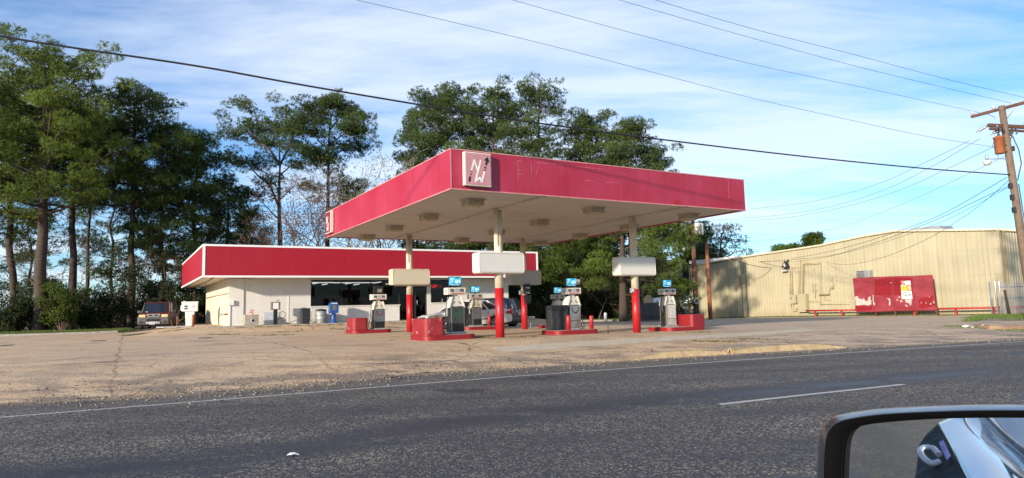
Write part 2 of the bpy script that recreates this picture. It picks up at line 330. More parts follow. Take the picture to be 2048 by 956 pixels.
def mat_road():
    m,nt,b=nodes('chip_seal_asphalt'); v=tc(nt)
    st=nt.nodes.new('ShaderNodeSeparateColor'); nt.links.new(vor(nt,v,54,'F1',1),st.inputs[0]); cell=vor(nt,v,54,'F1',0)
    st2=nt.nodes.new('ShaderNodeSeparateColor'); nt.links.new(vor(nt,v,30,'F1',1),st2.inputs[0])
    big=noise(nt,mapn(nt,v,(.35,1.5,1),(0,0,R(-23))),.5,5,.6); med=noise(nt,v,3,5,.7)
    base=mixc(nt,ramp(nt,med,[(.35,0),(.65,1)]),(.024,.025,.029),(.046,.045,.046))
    c=mixc(nt,ramp(nt,st.outputs[0],[(.50,0),(1.0,1)]),base,(.165,.145,.125))
    c=mixc(nt,ramp(nt,st.outputs[1],[(.88,0),(.92,.85)]),c,(.50,.42,.30))
    c=mixc(nt,ramp(nt,st2.outputs[0],[(.90,0),(.93,.7)]),c,(.36,.31,.23))
    c=mixc(nt,math_(nt,'MULTIPLY',ramp(nt,big,[(.40,0),(.60,1)]),.6),c,(.036,.037,.044))
    uv=nt.nodes.new('ShaderNodeSeparateXYZ'); nt.links.new(tc(nt,'UV'),uv.inputs[0]) # y = metres from the lot edge toward the camera
    # worn shoulder: pale stones beyond the white line
    sh=ramp(nt,math_(nt,'DIVIDE',uv.outputs[1],10),[(0,1),(.10,.9),(.20,0)])
    shm=math_(nt,'MULTIPLY',sh,ramp(nt,st.outputs[2],[(.45,0),(.75,.75)])); c=mixc(nt,shm,c,(.25,.215,.165))
    ed=math_(nt,'ADD',math_(nt,'DIVIDE',uv.outputs[1],10),math_(nt,'MULTIPLY',math_(nt,'SUBTRACT',noise(nt,v,1.1,5,.7),.5),.16))
    c=mixc(nt,math_(nt,'MULTIPLY',ramp(nt,ed,[(0,1),(.022,.9),(.05,0)]),.8),c,(.34,.25,.16))
    wv=math_(nt,'ADD',uv.outputs[1],math_(nt,'MULTIPLY',noise(nt,v,.5,3),.5)); wp_=math_(nt,'ABSOLUTE',math_(nt,'SINE',math_(nt,'MULTIPLY',wv,1.65)))
    c=mixc(nt,math_(nt,'MULTIPLY',ramp(nt,wp_,[(.45,0),(1,1)]),.32),c,(.034,.034,.038))
    ck=vor(nt,mapn(nt,v,(1,1,1),(0,0,.3)),.28,'DISTANCE_TO_EDGE'); ck2=math_(nt,'ADD',ck,math_(nt,'MULTIPLY',noise(nt,v,2.3,5,.7),.07)); c=mixc(nt,math_(nt,'MULTIPLY',ramp(nt,ck2,[(.030,1),(.034,0)]),.5),c,(.012,.012,.014))
    # tar seam patches near the centre line
    tn=noise(nt,mapn(nt,v,(.5,1,1),(0,0,R(-24))),1.3,5,.7)
    q=math_(nt,'ABSOLUTE',math_(nt,'SUBTRACT',uv.outputs[1],6.6)); band=ramp(nt,math_(nt,'DIVIDE',q,10),[(0,1),(.02,.8),(.09,0)])
    t1=math_(nt,'MULTIPLY',band,ramp(nt,tn,[(.38,0),(.46,1)]))
    t2=ramp(nt,noise(nt,v,.55,4,.6),[(.60,0),(.65,.85)]); tar=math_(nt,'MAXIMUM',t1,t2)
    c=mixc(nt,math_(nt,'MULTIPLY',tar,.93),c,(.020,.022,.028))
    nt.links.new(c,b.inputs['Base Color']); nt.links.new(ramp(nt,tar,[(0,.9),(1,.52)]),b.inputs['Roughness'])
    bump(nt,b,math_(nt,'MULTIPLY',math_(nt,'SUBTRACT',1,cell),math_(nt,'SUBTRACT',1,math_(nt,'MULTIPLY',tar,.8))),.9,.008); return m
# ground sheet
def sheet(name,xs,ys,zf,mt):
    V=np.array([(x,y,zf(x,y)) for y in ys for x in xs]); nx=len(xs)
    T=np.array([(j*nx+i,j*nx+i+1,(j+1)*nx+i+1,(j+1)*nx+i) for j in range(len(ys)-1) for i in range(nx-1)])
    return npmesh(name,V,T,mt)
def nl(a,b,n,p=2.2): return [math.copysign(abs(t)**p,t)*((b-a)/2)+(a+b)/2 for t in np.linspace(-1,1,n)]
xs=nl(-900,900,121,3.2); ys=[-300,-150,-80,-50,-30,-20]+list(np.linspace(-10,90,80))+[110,140,200,300,500,900,1600]
tag(sheet('ground',xs,ys,lambda x,y: (zg(x,y)-.06 if road_d(x,y)>0 else -.1)+ (0.0 if y<75 else -.002*min(y-75,100)),mat_ground()),kind='structure')
# lot
def pz0(px,py,z=0.): return hit(px,py,(0,0,z),(0,0,1))
near_px=[(0,806),(200,797),(420,784),(560,774),(700,758),(850,746),(1024,736),(1270,720),(1500,706),(1690,696),(2048,677)]
near=[pz0(*p) for p in near_px]
near=[near[0]-RD*40,near[0]-RD*8]+near+[near[-1]+RD*10,near[-1]+RD*50]
far=[(-75,18),(-40,35.5),(-30.8,40),(-28,41.2),(-25.2,43.2),(-22,47),(-20,60),(-8,62),(2,54),(8,52.5),(14,55),(16.8,63.9),(23.5,51.3),(27.5,44.5),(49,50)]
near=near[:len(far)]
def resample(P,k):
    out=[]; P=[Vector((p[0],p[1],0)) for p in P]
    for i in range(len(P)-1):
        for j in range(k): out.append(P[i].lerp(P[i+1],j/k))
    return out+[P[-1]]
NR=resample(near,14); FR=resample(far,14); ts=[(i/90)**1.35 for i in range(91)]
V=[];UV=[]
for t in ts:
    for a,b_ in zip(NR,FR):
        p=a.lerp(b_,t); V.append((p.x,p.y,zg(p.x,p.y)+.004)); UV.append((0,max(0,road_d(p.x,p.y))/10))
nx=len(NR); T=np.array([(j*nx+i,j*nx+i+1,(j+1)*nx+i+1,(j+1)*nx+i) for j in range(len(ts)-1) for i in range(nx-1)])
lot=npmesh('parking_lot',np.array(V),T,mat_lot()); tag(lot,kind='structure')
def setuv(o,UV):
    l=o.data.uv_layers.new(name='UVMap'); vi=np.empty(len(o.data.loops),dtype=np.int32); o.data.loops.foreach_get('vertex_index',vi)
    l.data.foreach_set('uv',np.array(UV,dtype=np.float32)[vi].ravel())
setuv(lot,UV)
# road
V=[];UV=[]; offs=[-.35,0,.4,.9,1.4,2,3,4,5,6,7,8,10,12,15,20,26]
for o_ in offs:
    for a in NR: p=a-RN*o_; V.append((p.x,p.y,0.0 if o_>=0 else -.02)); UV.append((0,max(0,o_)))
T=np.array([(j*nx+i+1,j*nx+i,(j+1)*nx+i,(j+1)*nx+i+1) for j in range(len(offs)-1) for i in range(nx-1)])
road=npmesh('road',np.array(V),T,mat_road()); tag(road,kind='structure'); setuv(road,UV)
def worn_paint():
    m,nt,b=nodes('worn_line_paint'); v=tc(nt); n=noise(nt,v,45,4,.75)
    c=mixc(nt,ramp(nt,n,[(.42,0),(.52,1)]),(.16,.15,.14),(.60,.59,.56)); nt.links.new(c,b.inputs['Base Color']); b.inputs['Roughness'].default_value=.8; return m
PAINT=worn_paint()
def strip(name,pxs,w,z=.004,ext=(0,0),mt=PAINT):
    P=[pz0(*p) for p in pxs]
    if ext[0]: P=[P[0]-(P[1]-P[0]).normalized()*ext[0]]+P
    if ext[1]: P=P+[P[-1]+(P[-1]-P[-2]).normalized()*ext[1]]
    mb=MB(); rows=[[],[]]
    for i,p in enumerate(P):
        d=(P[min(i+1,len(P)-1)]-P[max(i-1,0)]).normalized(); n=Vector((-d.y,d.x,0))
        rows[0].append((p+n*w/2).to_tuple()[:2]+(z,)); rows[1].append((p-n*w/2).to_tuple()[:2]+(z,))
    mb.grid(rows,smooth=False); return mb.build(name,mt)
tag(strip('edge_line',[(0,835),(250,815),(500,795),(750,775),(1000,755),(1250,737),(1500,719),(1750,702),(2048,683)],.10,ext=(30,40)),kind='structure')
tag(strip('lane_line',[(1440,809),(1620,789),(1808,769)],.11),kind='structure')
tag(strip('lane_line',[(-400,1010),(-200,985)],.11,ext=(2,0)),kind='structure')
# pale concrete strip on the lot in front of the canopy
mb=MB(); rows=[]
for off in (0,.35,.7,1.0):
    row=[]
    for i in range(41):
        u=-2+i*.36; p=ST(u,-3.9+off+ .05*math.sin(i)); row.append((p.x,p.y,zg(p.x,p.y)+.010))
    rows.append(row)
mb.grid(rows); tag(mb.build('concrete_strip',mat('pale_concrete',(.50,.43,.33),.9,dirt=(.42,.34,.24),dscale=1.5)),kind='structure')
# kerbs
def kerb(name,pts,h,label,w=.3,mt=CONCY,slope=.12,endfade=True,group=None,z0=None):
    mb=MB(); rows=[[] for _ in range(5)]; n=len(pts)
    for i,p in enumerate(pts):
        d=(pts[min(i+1,n-1)]-pts[max(i-1,0)]); d.z=0; d.normalize(); q=Vector((-d.y,d.x,0))
        e=1
        if endfade: e=sm(min(i,n-1-i)/2.0)*.97+.03
        zb=(zg(p.x,p.y) if z0 is None else z0); hh=h*e*(1+.06*math.sin(i*2.1))
        for k,(o,z) in enumerate(((0,-.15),(0,.0),(slope*e,hh*.93),(slope+.03,hh),(w+slope,hh))):
            rows[k].append(p+q*o+Vector((0,0,-p.z+zb+z)))
    rows.append([r-Vector((0,0,.3)) for r in rows[4]])
    mb.grid(rows,smooth=False); return tag(mb.build(name,mt),label,'kerb',group)
kp=[pz0(*p) for p in [(1262,721),(1300,718),(1340,715.5),(1400,712),(1450,709),(1455,709)]]
kerb('kerb',kp,.16,'yellowish weathered concrete kerb at the road edge, left piece ending at the broken joint',z0=0)
kp=[pz0(*p) for p in [(1466,708),(1472,707.5),(1520,705),(1560,702.5),(1600,700.5),(1645,698),(1670,696.5),(1694,695.5)]]
kerb('kerb',kp,.16,'yellowish weathered concrete kerb at the road edge, longer right piece with two cracks',z0=0)
mb=MB()
for i in range(14):
    p=pz0(1452+random.random()*18,708.5-random.random()*3); mb.box((p.x,p.y+.1,.04+random.random()*.05),(.1,.08,.07),rz=random.random()*3,M=Matrix.Rotation(random.random(),3,'X')@Matrix.Rotation(random.random()*3,3,'Z'))
tag(mb.build('rubble',CONCY),'broken concrete rubble in the gap between the two kerb pieces','rubble')
# left kerb
kp=[Vector((x,y,0)) for x,y in ((-46,32.8),(-40,35.4),(-36,37.3),(-33,38.9),(-30.8,39.9),(-28.4,41.0),(-26.4,42.2),(-25.4,43.0))]
kerb('kerb',kp,.13,'long brown weathered kerb between the left grass verge and the lot',mt=CONC,endfade=False)
# right kerb island
kp=[hit(px,py,(0,0,.33),(0,0,1)) for px,py in ((1944,646),(1952,649),(1975,650.5),(2010,650),(2048,648.5),(2120,645),(2200,642))]
kerb('kerb',kp,.15,'brown concrete kerb with grass behind it at the right edge by the mesh gate',mt=mat('brown_kerb',(.32,.2,.12),.9,dirt=(.2,.12,.08),bmp=.4))
# back kerb
kp=[Vector((x,y,0)) for x,y in ((1.6,48.5),(3,50),(5,51),(8,51.6),(10.3,51.2),(12.5,50.5))]
kerb('kerb',kp,.13,'low grey kerb along the dark wood behind the pumps',mt=CONC,endfade=False)
# loose gravel
def scatter_stones(name,n,pf,s0,s1,mt):
    ph=np.array([(1,0,0),(-1,0,0),(0,1,0),(0,-1,0),(0,0,1),(0,0,-1)],float); fc=np.array([(0,2,4),(2,1,4),(1,3,4),(3,0,4),(2,0,5),(1,2,5),(3,1,5),(0,3,5)])
    V=[];T=[];tn=[]
    for i in range(n):
        x,y,z=pf(); s=s0+(s1-s0)*random.random()**3; q=ph*np.array([s*random.uniform(.7,1.4),s*random.uniform(.7,1.4),s*.6])+rng.normal(0,.12*s,(6,3))
        V.append(q+np.array([x,y,z+s*.25])); T.append(fc+6*i); tn+= [random.random()]*6
    return npmesh(name,np.vstack(V),np.vstack(T),mt,tone=tn)
def mat_tone(name,c1,c2,rough=.9,trans=0):
    m,nt,b=nodes(name); a=nt.nodes.new('ShaderNodeAttribute'); a.attribute_name='tone'
    c=mixc(nt,a.outputs['Fac'],c1,c2); nt.links.new(c,b.inputs['Base Color']); b.inputs['Roughness'].default_value=rough
    b.inputs['Specular IOR Level'].default_value=.25
    if trans:
        out=nt.nodes['Material Output']; t=nt.nodes.new('ShaderNodeBsdfTranslucent'); nt.links.new(c,t.inputs[0]); mx=nt.nodes.new('ShaderNodeMixShader'); mx.inputs[0].default_value=trans
        nt.links.new(b.outputs[0],mx.inputs[1]); nt.links.new(t.outputs[0],mx.inputs[2]); nt.links.new(mx.outputs[0],out.inputs[0])
    MATS[name]=m; return m
def pf():
    k=random.randrange(20,len(NR)-20); a=NR[k]; o=random.gauss(0,.5)+random.choice([-.6,0,.1,1.2]) ; p=a+RN*o+RD*random.random()
    return p.x,p.y,max(0,zg(p.x,p.y)+.004)
tag(scatter_stones('gravel',6000,pf,.008,.030,mat_tone('gravel_stone',(.06,.055,.055),(.42,.34,.25))),'loose gravel strewn where the lot meets the road','gravel',kind='stuff')
# ------------------------------------------------------------------ grass tufts
def grass(name,pf,n,h,mt,label,blades=9,spread=.12,kind='stuff'):
    C=np.array([pf() for _ in range(n)]); C=np.repeat(C,blades,axis=0); N=len(C)
    off=rng.normal(0,spread,(N,2)); base=C.copy(); base[:,:2]+=off
    a=rng.uniform(0,2*PI,N); ln=h*rng.uniform(.4,1.2,N); lean=rng.normal(0,.35,(N,2))*ln[:,None]
    w=.012+.02*rng.random(N); sd=np.stack([np.cos(a)*w,np.sin(a)*w,np.zeros(N)],1)
    tip=base+np.column_stack([lean,ln]); V=np.stack([base-sd,base+sd,tip],1).reshape(-1,3); T=np.arange(3*N).reshape(-1,3)
    tn=np.repeat(np.clip(rng.normal(.5,.25,N),0,1),3)
    return tag(npmesh(name,V,T,mt,tone=tn),label,'grass',kind=kind)
GR=mat_tone('grass_blades',(.06,.12,.025),(.17,.22,.06),trans=.25); GRY=mat_tone('dry_grass',(.09,.10,.03),(.24,.20,.09),trans=.2)
def gp(x0,y0,x1,y1,w):
    def f():
        t=random.random(); x=x0+(x1-x0)*t; y=y0+(y1-y0)*t; dx,dy=(y1-y0),-(x1-x0); l=math.hypot(dx,dy); o=random.random()*w
        x+=dx/l*o; y+=dy/l*o; return (x,y,zg(x,y)-.03)
    return f
grass('grass',gp(-48,33.0,-25.2,43.6,-4),3800,.26,GR,'rough green grass verge under the pines on the left',10,.14)
def wallp():
    s=random.random()**1.0*24+.2; o=.05+random.random()**2*.55; p=WO+WD*s+WN*o; return (p.x,p.y,zg(p.x,p.y)-.02)
WO=Vector((29.3,40,0)); WD=Vector((16.9-29.3,24,0)).normalized(); WN=Vector((-WD.y,WD.x,0))
if WN.x>0: WN=-WN
grass('grass',wallp,1300,.11,GR,'thin strip of grass along the foot of the tan warehouse wall',8,.10)
def islp():
    k=random.random(); px=1930+k*260; y=631+random.random()*9+ (0 if px>1960 else 2); p=hit(px,y,(0,0,.36),(0,0,1)); return (p.x,p.y,zg(p.x,p.y)-.02+.12*sm((px-1935)/30))
grass('grass',islp,1300,.08,GR,'green grass behind the right kerb below the mesh gate',9,.14)
def bkp():
    x=random.uniform(1.4,13.5); y=51.7+random.random()*3+(-1.4 if x<4 else 0); return (x,y,zg(x,y)-.03)
grass('grass',bkp,1700,.22,GR,'grass between the back kerb and the dark wood',9,.15)
def weeds():
    c=random.choice([(-14.5,33.8),(-12,35.5),(-9.6,37.6),(-7,39),(-17.8,35.2),(-1.6,23.6),(.4,23.2),(-3.6,28.5),(-11,31),(6.6,22.2),(8.1,23.0),(1.8,33),(7.4,26.2)])
    x=c[0]+random.gauss(0,.42); y=c[1]+random.gauss(0,.10); return (x,y,zg(x,y))
grass('weeds',weeds,420,.055,GRY,'low yellow-green weeds in the cracks of the lot',7,.06)
def weeds2():
    px=random.uniform(1890,2048); y=random.gauss(649.5,.7); p=hit(px,y,(0,0,.33),(0,0,1)); return (p.x,p.y,zg(p.x,p.y))
grass('weeds',weeds2,150,.045,GR,'weeds growing along the damp gutter line in front of the right kerb',7,.1)
def soilp():
    t=random.random(); u=t*17.5+.2; p=SC+Ux*u-Vx*(1.35+random.random()*.2); return (p.x,p.y,zg(p.x,p.y))
grass('weeds',soilp,120,.07,GRY,'sparse weeds along the front walk of the store',7,.08)
# ================================================================== STORE
SZ=.80; EAVE=3.45; FH=1.72; OV=1.5; SL=17.9; SDp=12.8
store=thing('store','long low white brick store with a deep red fascia and dark shop windows','store',(SC.x,SC.y,0),R(30))
def sbox(mb,x0,x1,y0,y1,z0,z1,mi=0): return mb.box(((x0+x1)/2,(y0+y1)/2,(z0+z1)/2),(x1-x0,y1-y0,z1-z0),mi=mi)
W1=(4.47,9.98); DR=(9.98,11.85); W2=(12.12,13.67); SILL=1.80; HEAD=3.36; DH=2.88
mb=MB(); th=.2
sbox(mb,0,W1[0],0,th,.2,EAVE); sbox(mb,W1[0],W1[1],0,th,.2,SILL); sbox(mb,DR[1],W2[0],0,th,.2,EAVE); sbox(mb,W2[0],W2[1],0,th,.2,SILL+.08); sbox(mb,W2[1],SL,0,th,.2,EAVE)
sbox(mb,W1[0],DR[1],0,th,HEAD,EAVE); sbox(mb,W2[0],W2[1],0,th,HEAD,EAVE)
mb.build('front_wall',BRICKW,store)
mb=MB(); sbox(mb,.003,.2,th+.002,SDp,-.2,EAVE); mb.build('side_wall',BLOCKW,store)
mb=MB(); sbox(mb,SL-.2,SL-.003,th+.002,SDp,-.2,EAVE); sbox(mb,.2,SL-.2,SDp-.2,SDp,-.2,EAVE); mb.build('back_wall',BLOCKW,store)
# panels/pilasters on the front-left corner
mb=MB(); sbox(mb,-.02,.75,-.06,-.002,.2,EAVE-.01); mb.build('corner_pilaster',BRICKW,store)
mb=MB(); sbox(mb,3.18,3.22,-.02,-.001,.8,EAVE-.01); mb.build('downpipe',WHITE,store)
mb=MB(); sbox(mb,-.05,.24,-.19,-.062,1.95,2.22); mb.build('junction_box',WHITE,store,bevel=.01)
mb=MB().tube([(.05,-.09,1.95),(.05,-.09,.8)],.018,8); mb.build('conduit',WHITE,store)
mb=MB(); sbox(mb,-.01,.0,-.0,.0,0,0); 
# fascia: four red panels round a mansard box, white trims
x0,x1,y0,y1=-OV,SL+OV,-OV,SDp+OV; FT=EAVE+FH
mb=MB(); sbox(mb,x0,x1,y0,y0+.12,EAVE,FT); sbox(mb,x0,x0+.12,y0+.12,y1,EAVE,FT); sbox(mb,x1-.12,x1,y0+.12,y1,EAVE,FT); sbox(mb,x0+.12,x1-.12,y1-.12,y1,EAVE,FT)
fa=mb.build('fascia',RED_ST,store)
mb=MB()
for (z0,z1) in ((EAVE-.03,EAVE+.075),(FT-.075,FT+.03)):
    sbox(mb,x0-.025,x1+.025,y0-.025,y0-.002,z0,z1); sbox(mb,x0-.025,x0-.002,y0-.002,y1+.02,z0,z1); sbox(mb,x1+.002,x1+.025,y0-.002,y1+.02,z0,z1)
for (a,b) in ((x0-.027,x0+.10),(x1-.10,x1+.027)): sbox(mb,a,b,y0-.027,y0-.003,EAVE+.076,FT-.076)
sbox(mb,x0-.027,x0-.003,y0-.003,y0+.06,EAVE+.076,FT-.076)
mb.build('fascia_trim',WTRIM,store)
mb=MB(); sbox(mb,x0+.12,x1-.12,y0+.12,y1-.12,EAVE+.02,EAVE+.08); 
mb.build('soffit',mat('store_soffit',(.58,.53,.43),.6,dirt=(.4,.34,.25)),store)
mb=MB(); sbox(mb,x0+.12,x1-.12,y0+.12,y1-.12,FT-.35,FT-.28); mb.build('roof',mat('roof_felt',(.12,.11,.10),.9),store)
mb=MB()
sbox(mb,1.2,4.1,-1.2,-1.02,EAVE-.05,EAVE+.018); mb.build('soffit_light',mat('soffit_lamp_cover',(.7,.68,.6),.4),store)
mb=MB().tube([(-.9,-1.3,EAVE-.01),(-.75,4,EAVE-.01),(-.8,12,EAVE-.01)],.02,6); mb.build('conduit',DARKM,store)
# side wall details
mb=MB().tube([(-.05,.05,2.62),(-.05,6,2.64),(-.05,12.5,2.62)],.025,6); mb.build('pipe',TANP,store)
for yy in (.5,2.6):
    mb=MB().tube([(-.02,yy,1.45),(-.14,yy,1.45),(-.14,yy+.12,1.43)],.05,8); mb.build('vent_spout',TANP if yy>1 else RUST,store)
# windows
FRAMEM=mat('window_frame',(.03,.028,.026),.4,.3)
def window(x0,x1,z0,z1,mull,sill=True):
    mb=MB(); t=.05
    sbox(mb,x0,x1,.05,.11,z0,z0+t); sbox(mb,x0,x1,.05,.11,z1-t,z1); sbox(mb,x0,x0+t,.05,.11,z0+t,z1-t); sbox(mb,x1-t,x1,.05,.11,z0+t,z1-t)
    for q in mull: sbox(mb,q-t/2,q+t/2,.05,.11,z0+t,z1-t)
    f=mb.build('window',FRAMEM,store); mb=MB(); sbox(mb,x0+t,x1-t,.078,.084,z0+t,z1-t); mb.build('pane',GLS,f)
    if sill: mb=MB(); sbox(mb,x0-.04,x1+.04,-.05,.048,z0-.06,z0-.001); mb.build('sill',WHITE,f)
window(W1[0],W1[1],SILL,HEAD,[6.3,8.15]); window(W2[0],W2[1],SILL+.08,HEAD,[])
# doors
mb=MB(); t=.06
sbox(mb,DR[0],DR[1],.04,.12,DH,DH+.07); sbox(mb,DR[0],DR[0]+.05,.04,.12,SZ,DH); sbox(mb,DR[1]-.05,DR[1],.04,.12,SZ,DH); sbox(mb,10.98,11.04,.04,.12,SZ,DH); sbox(mb,DR[0]+.05,10.98,.04,.12,SZ,SZ+.08)
d=mb.build('door',FRAMEM,store)
mb=MB(); sbox(mb,11.05,11.10,.05,.1,SZ+.02,DH-.01); sbox(mb,11.74,11.79,.05,.1,SZ+.02,DH-.01); sbox(mb,11.10,11.74,.05,.1,SZ+.02,SZ+.2); sbox(mb,11.10,11.74,.05,.1,DH-.08,DH-.01); mb.build('door_leaf',DARKM,d)
mb=MB(); sbox(mb,11.10,11.74,.07,.076,SZ+.2,DH-.08); sbox(mb,DR[0]+.05,10.98,.07,.076,SZ+.08,DH); mb.build('pane',GLS,d)
mb=MB().tube([(11.15,.0,SZ+.95),(11.15,-.05,SZ+.97),(11.15,-.05,SZ+1.25),(11.15,0,SZ+1.27)],.013,8); mb.build('handle',GALV,d)
mb=MB(); sbox(mb,DR[0],DR[1],.03,.1,DH+.07,HEAD); mb.build('door_header',mat('door_header_beige',(.42,.38,.31),.5),store)
mb=MB(); sbox(mb,9.5,11.9,-.45,-.25,2.93,3.27); mb.build('header_sign_panel',mat('header_panel_beige',(.40,.36,.29),.5),store,bevel=.02)
# small sign on fascia with red letters, partly hidden by the pillar
sg=MB(); sbox(sg,16.55,17.75,y0-.05,y0-.027,EAVE-.02,EAVE+.36); sgo=sg.build('fascia_sign',WHITE,store)
REDT=mat('red_lettering',(.55,.02,.03),.5); BLKT=mat('black_lettering',(.03,.03,.03),.5)
text('lettering','L',.26,REDT,sgo,(16.66,y0-.054,EAVE+.24),(R(90),0,0)); text('lettering','ola',.26,REDT,sgo,(17.5,y0-.054,EAVE+.24),(R(90),0,0),bold=.004)
text('lettering','Con',.15,BLKT,sgo,(17.52,y0-.054,EAVE+.06),(R(90),0,0))
# interior
mb=MB(); sbox(mb,.2,SL-.2,.2,SDp-.2,.78,.80); mb.build('floor_slab',mat('shop_floor',(.10,.09,.08),.4),store)
mb=MB(); sbox(mb,.21,SL-.21,.21,SDp-.21,EAVE-.06,EAVE-.02); mb.build('shop_ceiling',mat('shop_ceiling',(.05,.05,.05),.8),store)
mb=MB(); sbox(mb,.21,.23,.21,SDp-.21,.8,EAVE-.07); sbox(mb,SL-.23,SL-.21,.21,SDp-.21,.8,EAVE-.07); sbox(mb,.24,SL-.24,9,9.05,.8,EAVE-.07); mb.build('shop_lining',mat('dark_lining',(.03,.03,.035),.8),store)
TUBEL=emis('fluorescent_tube',(1,1,.97),3.0)
def tlight(x,y,L,dx=1):
    o=thing('fluorescent_light','' ,'light'); return o
lamps=[(5.3,1.3,1.8,0),(7.5,1.6,2.6,0),(5.6,3.6,1.2,1),(6.6,5.2,1.2,1),(7.8,3.8,1.2,1),(8.9,5.6,1.2,1),(9.4,2.6,1.4,1),(11.2,3.5,1.2,0),(11.5,5.2,1.2,0),(13,3,1.2,1),(5.0,6.2,1.2,1)]
lp=['by the left end of the big shop window','longest one, across the middle of the big shop window','short one left of centre deep in the shop','small one behind the middle mullion','middle of the big window above the counter','deep one above the dark shelf','near the door side of the big window','upper one behind the glass door','lower one behind the glass door','behind the small window with the neon sign','far left and deep in the shop']
def W(x,y,z): return SC+Ux*x+Vx*y+Vector((0,0,z))
for (x,y,L,dr),lb in zip(lamps,lp):
    o=MB().box((0,0,0),(L if not dr else .09,.09 if not dr else L,.05)).build('fluorescent_light',TUBEL,loc=W(x,y,EAVE-.15 if y>1.7 else EAVE-.2)); o.rotation_euler=(0,0,R(30))
    tag(o,'fluorescent tube in the shop, '+lb,'light','fluorescent tubes inside the shop')
CARD=mat('cardboard',(.34,.25,.15),.85); CARD2=mat('printed_carton',(.30,.28,.24),.7,dirt=(.10,.14,.09),dscale=6)
shelfm=mat('dark_shelf',(.05,.035,.03),.7,dirt=(.14,.09,.04),dscale=9,scale=20)
def crate(x,y,z,d,mt,label,name='carton',cat='box',flap=True):
    mb=MB(); mb.box((0,0,d[2]/2),d)
    if flap: mb.box((-d[0]*.28,0,d[2]+.02),(d[0]*.5,d[1]*.98,.015),M=Matrix.Rotation(.12,3,'Y')); mb.box((0,-d[1]/2-.003,d[2]*.55),(d[0]*.6,.004,d[2]*.4),mi=1)
    o=mb.build(name,[mt,CARD2],loc=W(x,y,z)); o.rotation_euler=(0,0,R(30)+random.uniform(-.1,.1)); return tag(o,label,cat)
# display counter under window holding cartons
mb=MB(); mb.box((0,0,.45),(5.2,.45,.9)); mb.box((0,0,.92),(5.3,.5,.04)); o=mb.build('counter',mat('counter_dark',(.05,.045,.04),.5),loc=W(7.2,.62,.8)); o.rotation_euler=(0,0,R(30)); tag(o,'low dark counter right behind the big shop window','counter')
crate(5.1,.6,1.74,(.75,.35,.42),CARD,'wide open tan carton at the left end of the shop window')
crate(4.7,.6,1.74,(.25,.3,.32),CARD2,'small grey printed carton at the very left of the shop window')
crate(6.0,.6,1.74,(.33,.3,.75),CARD,'tall narrow brown carton in the shop window behind the newspaper box')
crate(9.1,.6,1.74,(.8,.35,.45),CARD2,'wide greenish printed carton in the shop window behind the left pump')
crate(9.35,.6,2.21,(.22,.25,.3),CARD,'small tan carton standing on the wide printed one')
crate(9.75,.6,1.74,(.3,.3,.26),CARD2,'small low carton at the right end of the shop window')
crate(8.1,.65,1.74,(.5,.3,.38),mat('amber_carton',(.30,.13,.04),.6),'dark amber carton near the middle of the shop window')
for i,(x,y,lb) in enumerate(((6.9,4.5,'left tall dark shop shelf seen through the big window'),(9.0,4.8,'right tall dark shop shelf seen through the big window'),(10.55,2.2,'shelf of pale jars and packets behind the left door pane'))):
    t=thing('shelf_unit',lb,'shelf',W(x,y,.8),R(30)); mb=MB(); mb.box((-.45,0,.75),(.03,.35,1.5)); mb.box((.45,0,.75),(.03,.35,1.5)); mb.box((0,.17,.75),(.9,.02,1.5)); mb.build('frame',shelfm,t)
    for k in range(4): MB().box((0,-.02,.12+.42*k),(.86,.36,.025)).build('shelf',shelfm,t)
    mb=MB()
    for k in range(4):
        for j in range(6): h=random.uniform(.14,.3); mb.box((-.35+.14*j,-.1,.135+.42*k+h/2),(.1,.12,h),mi=random.randrange(3))
    mb.build('goods',[mat('pale_jar',(.4,.36,.26),.5),CARD,mat('red_packet',(.25,.03,.03),.5)],t)
# open sign
os_=thing('open_sign','red neon sign reading OPEN in the small shop window','sign',W(12.62,.2,2.93),R(30))
mb=MB(); mb.tube([(.42*math.cos(a),0,.17*math.sin(a)) for a in np.linspace(0,2*PI,25)],.012,6); mb.build('neon_border',emis('neon_blue_off',(.25,.1,.35),.25),os_)
text('lettering','OP',.30,emis('neon_red',(1,.03,.02),4.5),os_,(-.19,0,0),(R(90),0,0),.004); text('lettering','EN',.30,emis('neon_red_dim',(.6,.02,.05),1.2),os_,(.21,0,0),(R(90),0,0),.004)
mb=MB().lathe([(.07,0),(.075,.02),(.075,.22),(.06,.24),(.06,.3)],n=14); tag(mb.build('jar',WHITE,loc=W(12.95,.15,1.89)),'white plastic jar standing on the small window ledge','jar')
# sidewalk
mb=MB(); sbox(mb,-1.2,19.2,-1.3,-.001,.3,SZ); sw=mb.build('sidewalk',CONC,bevel=.02); sw.location=(SC.x,SC.y,0); sw.rotation_euler=(0,0,R(30)); tag(sw,kind='structure')
